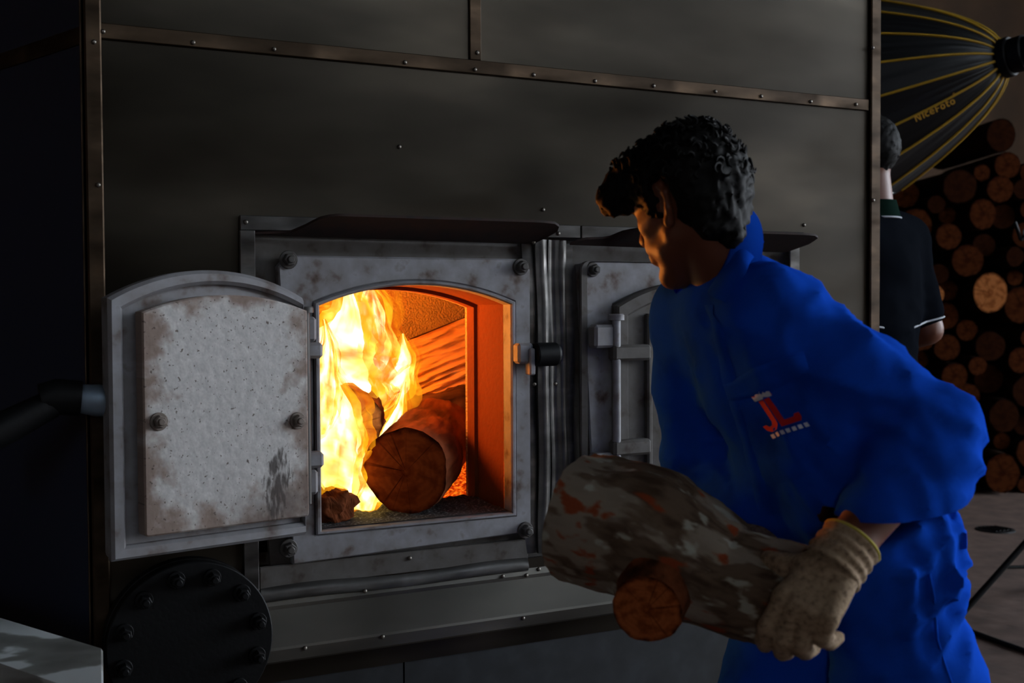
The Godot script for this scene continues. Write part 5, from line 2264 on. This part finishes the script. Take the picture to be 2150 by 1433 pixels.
func worker_hair(t: Node3D, hx: Transform3D, hs: float) -> void:
	var h := Field.new()
	h.k = 0.03
	h.noise = nz(130, 55.0, 3)
	h.amp = 0.008
	var P := func(a: float, b: float, c: float) -> Vector3: return hx * (Vector3(a, b, c) * hs)
	h.bone(P.call(0, 0.046, -0.030), P.call(0, 0.052, 0.030), 0.080, 0.070)
	h.bone(P.call(0, 0.018, -0.036), P.call(0, 0.046, -0.02), 0.072, 0.078)
	h.bone(P.call(-0.03, 0.072, 0.085), P.call(0.045, 0.070, 0.082), 0.028, 0.030)
	h.bone(P.call(0.055, 0.056, 0.085), P.call(0.05, 0.076, 0.04), 0.024, 0.032)
	h.bone(P.call(0.02, 0.064, 0.112), P.call(0.064, 0.052, 0.104), 0.020, 0.020)
	for w in [-1.0, 1.0]:
		h.bone(P.call(0.060 * w, 0.045, 0.005), P.call(0.066 * w, 0.0, 0.012), 0.026, 0.009)
		h.bone(P.call(0.048 * w, 0.030, -0.050), P.call(0.038 * w, -0.058, -0.056), 0.034, 0.018)
	h.bone(P.call(0, 0.0, -0.050), P.call(0, -0.078, -0.066), 0.05, 0.020)
	h.carve.append([P.call(0.0, -0.01, 0.11), P.call(0.0, -0.06, 0.09), 0.052])
	for w in [-1.0, 1.0]:
		h.carve.append([P.call(0.085 * w, 0.022, -0.024), P.call(0.085 * w, -0.02, -0.020), 0.021])
	for k in h.ra.size():
		h.ra[k] *= hs
		h.rd[k] *= hs
	var m := MB.new()
	h.net(m, 0.0048)
	# loose curls standing out of the mass
	var R := RandomNumberGenerator.new()
	R.seed = 8
	for k in 420:
		var d := Vector3(R.randfn(), R.randfn() * 0.8 + 0.35, R.randfn()).normalized()
		if d.z > 0.35 and d.y < 0.3 or d.y < -0.35:
			continue
		var o := hx * Vector3(0, 0.05, -0.005)
		var wd := hx.basis * d
		var q := h.hit(o + wd * 0.2, -wd, 0.3)
		if q.distance_to(o) > 0.16 or q.distance_to(o) < 0.05 or (hx.affine_inverse() * q).y < -0.015:
			continue
		var s := wd.cross(Vector3(R.randfn(), R.randfn(), R.randfn())).normalized()
		var u := wd.cross(s)
		var path := []
		var rr := R.randf_range(0.004, 0.009)
		var ph := R.randf() * TAU
		for j in 7:
			var an := ph + j * 0.75
			path.append(q + wd * (-0.005 + 0.0017 * j) + (s * cos(an) + u * sin(an)) * rr)
		m.tube(path, [0.0018, 0.0026, 0.0028, 0.0028, 0.0026, 0.002, 0.0008], 5, false)
	obj("hair", m, M.hair, t, "thick curly black hair")


func shirt_details(shirt: Node3D, f: Field, hx: Transform3D, neck: Vector3, spine: Vector3, lat: Vector3, chestn: Vector3) -> void:
	# collar: stands round the neck and folds over, with a pointed wing in front
	var c := at(1484, 536, 1.725)
	var ax := (hx.origin - hx.basis.y * 0.06 - hx.basis.z * 0.03 - neck).normalized()
	var tl := (ax + chestn * 0.75).normalized()
	var bk := (-chestn - tl * (-chestn).dot(tl)).normalized()
	var sd := tl.cross(bk).normalized()
	if sd.dot(lat) < 0.0:
		sd = -sd
	var m := MB.new()
	var rows := []
	for j in 11:
		var v := j / 10.0          # 0 inside foot, 0.45 top fold, 1 outer edge
		var row := []
		for i in 49:
			var w := lerpf(-2.55, 2.55, i / 48.0)
			var d := bk * cos(w) + sd * sin(w)
			var point := pow(clampf((absf(w) - 1.0) / 1.55, 0.0, 1.0), 1.6)
			var r: float
			var hgt: float
			if v < 0.45:
				r = lerpf(0.062, 0.0625, v / 0.45)
				hgt = lerpf(-0.03, 0.022 - 0.008 * point, v / 0.45)
			else:
				var q := (v - 0.45) / 0.55
				r = lerpf(0.0625, 0.092 + 0.016 * point, pow(q, 0.6))
				hgt = lerpf(0.022 - 0.008 * point, -0.022 - 0.050 * point, q) + 0.006 * sin(PI * q)
			row.append(c + tl * hgt + d * r)
		rows.append(row)
	m.grid(rows, false, sd.cross(bk).dot(tl) < 0.0)
	obj("collar", m, M.blue, shirt)
	# the near wing of the collar, lying on the chest
	var wing := MB.new()
	rows = []
	for j in 9:
		var v := j / 8.0
		var row := []
		var o0 := Vector2(1534, 640).lerp(Vector2(1604, 517), v)
		var inner := at(1486, 612, 1.672).lerp(at(1566, 484, 1.69), v)
		var hp := f.hit(EYE, ray(o0.x, o0.y).normalized(), 3.0)
		if hp.distance_to(inner) > 0.12:
			hp = at(o0.x, o0.y, 1.675)
		var outer := hp + f.normal(hp) * 0.007
		for i in 7:
			var u := i / 6.0
			row.append(inner.lerp(outer, u) + f.normal(outer) * 0.010 * sin(PI * u))
		rows.append(row)
	wing.grid(rows)
	var under := []
	for row in rows:
		under.append(row.map(func(a): return a + (c - a).normalized() * 0.003))
	wing.grid(under, false, true)
	obj("collar_wing", wing, M.blue, shirt)
	# chest pocket with its flap, and the emblem on it
	var o := f.hit(EYE, ray(1625, 868).normalized(), 3.0)
	var n := f.normal(o)
	n = (n + chestn * 0.5 + (EYE - o).normalized() * 0.5).normalized()
	# the emblem leans with the chest: its foot line runs right and up, its letters up and left
	var q1 := ray(1670, 853).normalized()
	var q0 := ray(1580, 880).normalized()
	var pl := func(r: Vector3) -> Vector3: return EYE + r * ((o - EYE).dot(n) / r.dot(n))
	var ux: Vector3 = (pl.call(q1) - pl.call(q0)).normalized()
	var uy := n.cross(ux).normalized()
	var pm := cloth_patch(f, o, ux, uy, func(u: float, v: float) -> Vector2: return Vector2(lerpf(-0.062, 0.066, u), lerpf(-0.095, 0.055 - 0.0 * u, v) + (0.012 * absf(u - 0.5) if v < 0.5 else 0.0)), 14, 14, 0.003)
	obj("pocket", pm, M.blue, shirt)
	pm = cloth_patch(f, o, ux, uy, func(u: float, v: float) -> Vector2: return Vector2(lerpf(-0.066, 0.070, u), lerpf(0.026 + 0.022 * absf(u - 0.5), 0.066, v)), 14, 8, 0.007)
	obj("pocket_flap", pm, M.blue, shirt)
	# front placket with buttons
	pm = MB.new()
	var rows2 := []
	for j in 25:
		var p := f.hit(at(lerpf(1490, 1610, j / 24.0), lerpf(640, 1080, j / 24.0), 1.2), ray(lerpf(1490, 1610, j / 24.0), lerpf(640, 1080, j / 24.0)).normalized(), 2.0)
		var nn := f.normal(p)
		var row := []
		for i in 5:
			var p2 := p + lat * (i - 2) * 0.008
			row.append(f.hit(p2 + nn * 0.05, -nn, 0.2) + nn * (0.0035 if i > 0 and i < 4 else 0.0))
		rows2.append(row)
	pm.grid(rows2)
	obj("placket", pm, M.blue, shirt)
	# emblem: red J and L under a white crown of flames, a line of small white letters beneath
	var s := 0.00060
	var lean := func(a: Array) -> Array: return a.map(func(e): return Vector2((e[0] - 60.0 - (e[1] - 50.0) * 0.30) * s, (e[1] - 50.0) * s))
	m = MB.new()
	# J: upright with a hook to the left; L: upright with a foot to the right
	cloth_shape(m, f, o, ux, uy, lean.call([[44, 88], [44, 34], [40, 26], [30, 25], [24, 32], [14, 32], [17, 20], [28, 13], [44, 14], [55, 24], [57, 34], [57, 88]]), 0.0052)
	cloth_shape(m, f, o, ux, uy, lean.call([[60, 88], [60, 16], [108, 16], [114, 24], [114, 36], [102, 36], [98, 30], [74, 30], [74, 88]]), 0.0052)
	cloth_shape(m, f, o, ux, uy, lean.call([[36, 92], [30, 122], [44, 112], [50, 132], [60, 116], [72, 126], [82, 108], [84, 92]]), 0.0046)
	obj("emblem_red", m, M.logo_red, shirt, "red emblem letters and flame")
	m = MB.new()
	cloth_shape(m, f, o, ux, uy, lean.call([[36, 90], [34, 104], [42, 100], [48, 114], [56, 102], [64, 110], [72, 100], [84, 106], [82, 90]]), 0.0062)
	obj("emblem_crown", m, M.logo_white, shirt, "white crown of the emblem")
	for k in 7:
		m = MB.new()
		var x := 18.0 + k * 15.0
		cloth_shape(m, f, o, ux, uy, lean.call([[x, -2], [x + 10, -2], [x + 10, 8], [x, 8]]), 0.0052)
		obj("emblem_letter", m, M.logo_white, shirt)


# ---------------------------------------------------------------- the man standing behind the furnace corner, seen from behind
func bystander() -> void:
	var d := 3.6
	var dark := cloth_mat(Color(0.055, 0.065, 0.085))
	var white := cloth_mat(Color(0.75, 0.77, 0.80))
	var cx := Vector3(lens_basis.x.x, 0, lens_basis.x.z).normalized()
	var away := Vector3(-lens_basis.z.x, 0, -lens_basis.z.z).normalized()
	# he faces away and to the left
	var face := (away * 0.80 - cx * 0.60).normalized()
	var left := Vector3.UP.cross(face)
	var hc := at(1812, 330, d)
	var hx := Transform3D(Basis(left, Vector3.UP, face), hc)
	var t := MeshInstance3D.new()
	var body := MB.new()
	var mid := Vector3(hc.x, 0, hc.z) - face * 0.03
	var neck := Vector3(mid.x, hc.y - 0.175, mid.z) - face * 0.01
	var hf := head_field(hx, 1.0)
	hf.bone(hx * Vector3(0, -0.04, -0.03), neck, 0.055, 0.062)
	hf.net(body, 0.0062)
	for w in [-1.0, 1.0]:
		ear_field(hx, w, 1.28).net(body, 0.004)
	var pel := Vector3(mid.x, 0.95, mid.z)
	var right := -left
	var shR := Vector3(mid.x, hc.y - 0.255, mid.z) + right * 0.185
	var shL := Vector3(mid.x, hc.y - 0.255, mid.z) - right * 0.185
	var elR := shR + right * 0.05 + Vector3(0, -0.29, 0) - face * 0.05
	var elL := shL - right * 0.05 + Vector3(0, -0.29, 0) - face * 0.02
	var wrR := elR + face * 0.20 + Vector3(0, -0.12, 0) - right * 0.06
	var wrL := elL + face * 0.20 + Vector3(0, -0.12, 0) + right * 0.06
	var bf := Field.new()
	bf.k = 0.04
	bf.chain([pel, pel.lerp(neck, 0.5), neck - Vector3(0, 0.08, 0)], [0.10, 0.09, 0.08])
	bf.chain([shR, elR, wrR], [0.045, 0.040, 0.028])
	bf.chain([shL, elL, wrL], [0.045, 0.040, 0.028])
	for w in [-1.0, 1.0]:
		bf.chain([pel + right * 0.09 * w, pel + right * 0.11 * w + Vector3(0, -0.43, 0), pel + right * 0.12 * w + Vector3(0, -0.84, 0)], [0.075, 0.055, 0.038])
	bf.net(body, 0.015)
	for q in [[wrR, 1.0], [wrL, -1.0]]:
		var dir := (face + Vector3(0, -0.5, 0)).normalized()
		var ac := (Vector3.UP - dir * dir.y).normalized()
		var pd: Vector3 = -right * q[1]
		hand_field(q[0] - dir * 0.01, dir, ac, pd, [0.4, 0.5, 0.3], [ac * 0.02 + dir * 0.025, dir * 0.03], 1.0).net(body, 0.006)
	t.mesh = body.mesh()
	t.material_override = M.skin
	t.name = numbered("person")
	add_child(t)
	tag(t, "man in a dark polo shirt seen from behind, half hidden by the furnace corner", "person")
	for w in [-1.0, 1.0]:
		var em := MB.new()
		var er := []
		for j in 7:
			var la := -PI / 2 + PI * j / 6.0
			var row := []
			for i in 10:
				var lo := TAU * i / 10.0
				row.append(hx * (Vector3(0.031 * w, 0.012, 0.070) + Vector3(cos(la) * cos(lo), sin(la), -cos(la) * sin(lo)) * 0.0125))
			er.append(row)
		em.grid(er, true)
		obj("eye", em, mat(Color(0.75, 0.72, 0.68), 0.3), t)
	# short hair
	var h := Field.new()
	h.k = 0.03
	h.noise = nz(140, 70.0, 2)
	h.amp = 0.005
	h.bone(hx * Vector3(0, 0.044, -0.032), hx * Vector3(0, 0.05, 0.025), 0.082, 0.070)
	h.bone(hx * Vector3(0, 0.02, -0.04), hx * Vector3(0, 0.04, -0.02), 0.074, 0.078)
	h.bone(hx * Vector3(0, 0.0, -0.050), hx * Vector3(0, -0.045, -0.052), 0.052, 0.028)
	for w in [-1.0, 1.0]:
		h.bone(hx * Vector3(0.055 * w, 0.04, 0.0), hx * Vector3(0.066 * w, 0.0, 0.010), 0.026, 0.009)
		h.carve.append([hx * Vector3(0.090 * w, 0.026, -0.028), hx * Vector3(0.090 * w, -0.03, -0.024), 0.030])
	h.carve.append([hx * Vector3(0, -0.01, 0.11), hx * Vector3(0, -0.06, 0.09), 0.052])
	var m := MB.new()
	h.net(m, 0.006)
	obj("hair", m, M.hair, t, "short black hair")
	# polo shirt
	var f := Field.new()
	f.k = 0.05
	f.noise = nz(141, 6.0, 3)
	f.amp = 0.004
	f.chain([pel + Vector3(0, -0.06, 0), pel.lerp(neck, 0.4), pel.lerp(neck, 0.72), neck - Vector3(0, 0.09, 0)], [0.125, 0.118, 0.12, 0.07])
	for w in [-1.0, 1.0]:
		f.chain([pel + right * 0.07 * w + Vector3(0, -0.06, 0), pel.lerp(neck, 0.5) + right * 0.075 * w, pel.lerp(neck, 0.82) + right * 0.09 * w], [0.10, 0.098, 0.088])
	f.bone(shL, shR, 0.064, 0.064)
	f.bone(neck - Vector3(0, 0.06, 0), shR.lerp(neck, 0.35), 0.062, 0.054)
	f.bone(neck - Vector3(0, 0.06, 0), shL.lerp(neck, 0.35), 0.062, 0.054)
	var cufR := shR.lerp(elR, 0.80)
	var cufL := shL.lerp(elL, 0.80)
	f.chain([shR, cufR], [0.066, 0.064])
	f.chain([shL, cufL], [0.066, 0.064])
	f.folds = [[pel.lerp(neck, 0.35) - face * 0.1, 0.16, Vector3(0.2, 1, 0.1).normalized(), 0.09, 0.010], [shR + Vector3(0, -0.12, 0), 0.10, (Vector3.UP + right * 0.5).normalized(), 0.06, 0.010]]
	m = MB.new()
	f.net(m, 0.011)
	var sh := obj("polo_shirt", m, dark, t, "dark polo shirt with white edging")
	m = MB.new()
	var rows := []
	var rim := []
	for j in 7:
		var v := j / 6.0
		var row := []
		for i in 40:
			var an := TAU * i / 40.0
			var r := lerpf(0.068, 0.082, v)
			row.append(neck + Vector3(0, lerpf(0.035, -0.020, v), 0) + (right * cos(an) + face * sin(an)) * r)
		rows.append(row)
	m.grid(rows, true)
	obj("collar", m, cloth_mat(Color(0.07, 0.13, 0.11)), sh)
	m = MB.new()
	for i in 41:
		rim.append(rows[6][i % 40])
	m.tube(rim, 0.0028, 6, false)
	obj("white_edging", m, white, sh, "thin white edging of the collar")
	# edging of the near sleeve
	for q in [[shR, elR, cufR], [shL, elL, cufL]]:
		var ax: Vector3 = (q[1] - q[0]).normalized()
		var s := ax.cross(face).normalized()
		var u := ax.cross(s)
		var rg := []
		m = MB.new()
		for i in 31:
			var an := TAU * i / 30.0
			var e := s * cos(an) + u * sin(an)
			rg.append(f.hit(q[2] + ax * 0.03 + e * 0.2, -e, 0.3) + e * 0.001)
		m.tube(rg, 0.003, 6, false)
		obj("white_edging", m, white, sh, "thin white edging of a sleeve")
	# trousers and shoes
	var g := Field.new()
	g.k = 0.05
	g.noise = nz(142, 6.0, 3)
	g.amp = 0.004
	g.bone(pel - right * 0.07, pel + right * 0.07, 0.115, 0.115)
	for w in [-1.0, 1.0]:
		g.chain([pel + right * 0.085 * w, pel + right * 0.11 * w + Vector3(0, -0.43, 0), pel + right * 0.12 * w + Vector3(0, -0.88, 0)], [0.105, 0.082, 0.072])
	g.clips = [[pel + Vector3(0, 0.06, 0), Vector3.UP]]
	m = MB.new()
	g.net(m, 0.012)
	obj("trousers", m, cloth_mat(Color(0.05, 0.05, 0.06)), t)
	for w in [-1.0, 1.0]:
		var s := Field.new()
		s.k = 0.025
		var a: Vector3 = pel + right * 0.12 * w
		var fl := Vector3(a.x, 0.037, a.z)
		s.bone(fl + Vector3(0, 0.06, 0), fl - face * 0.03, 0.048, 0.042)
		s.bone(fl - face * 0.03, fl + face * 0.17, 0.042, 0.037)
		s.clips = [[Vector3(0, 0.002, 0), Vector3.DOWN]]
		m = MB.new()
		s.net(m, 0.010)
		obj("shoe", m, M.shoe, t)
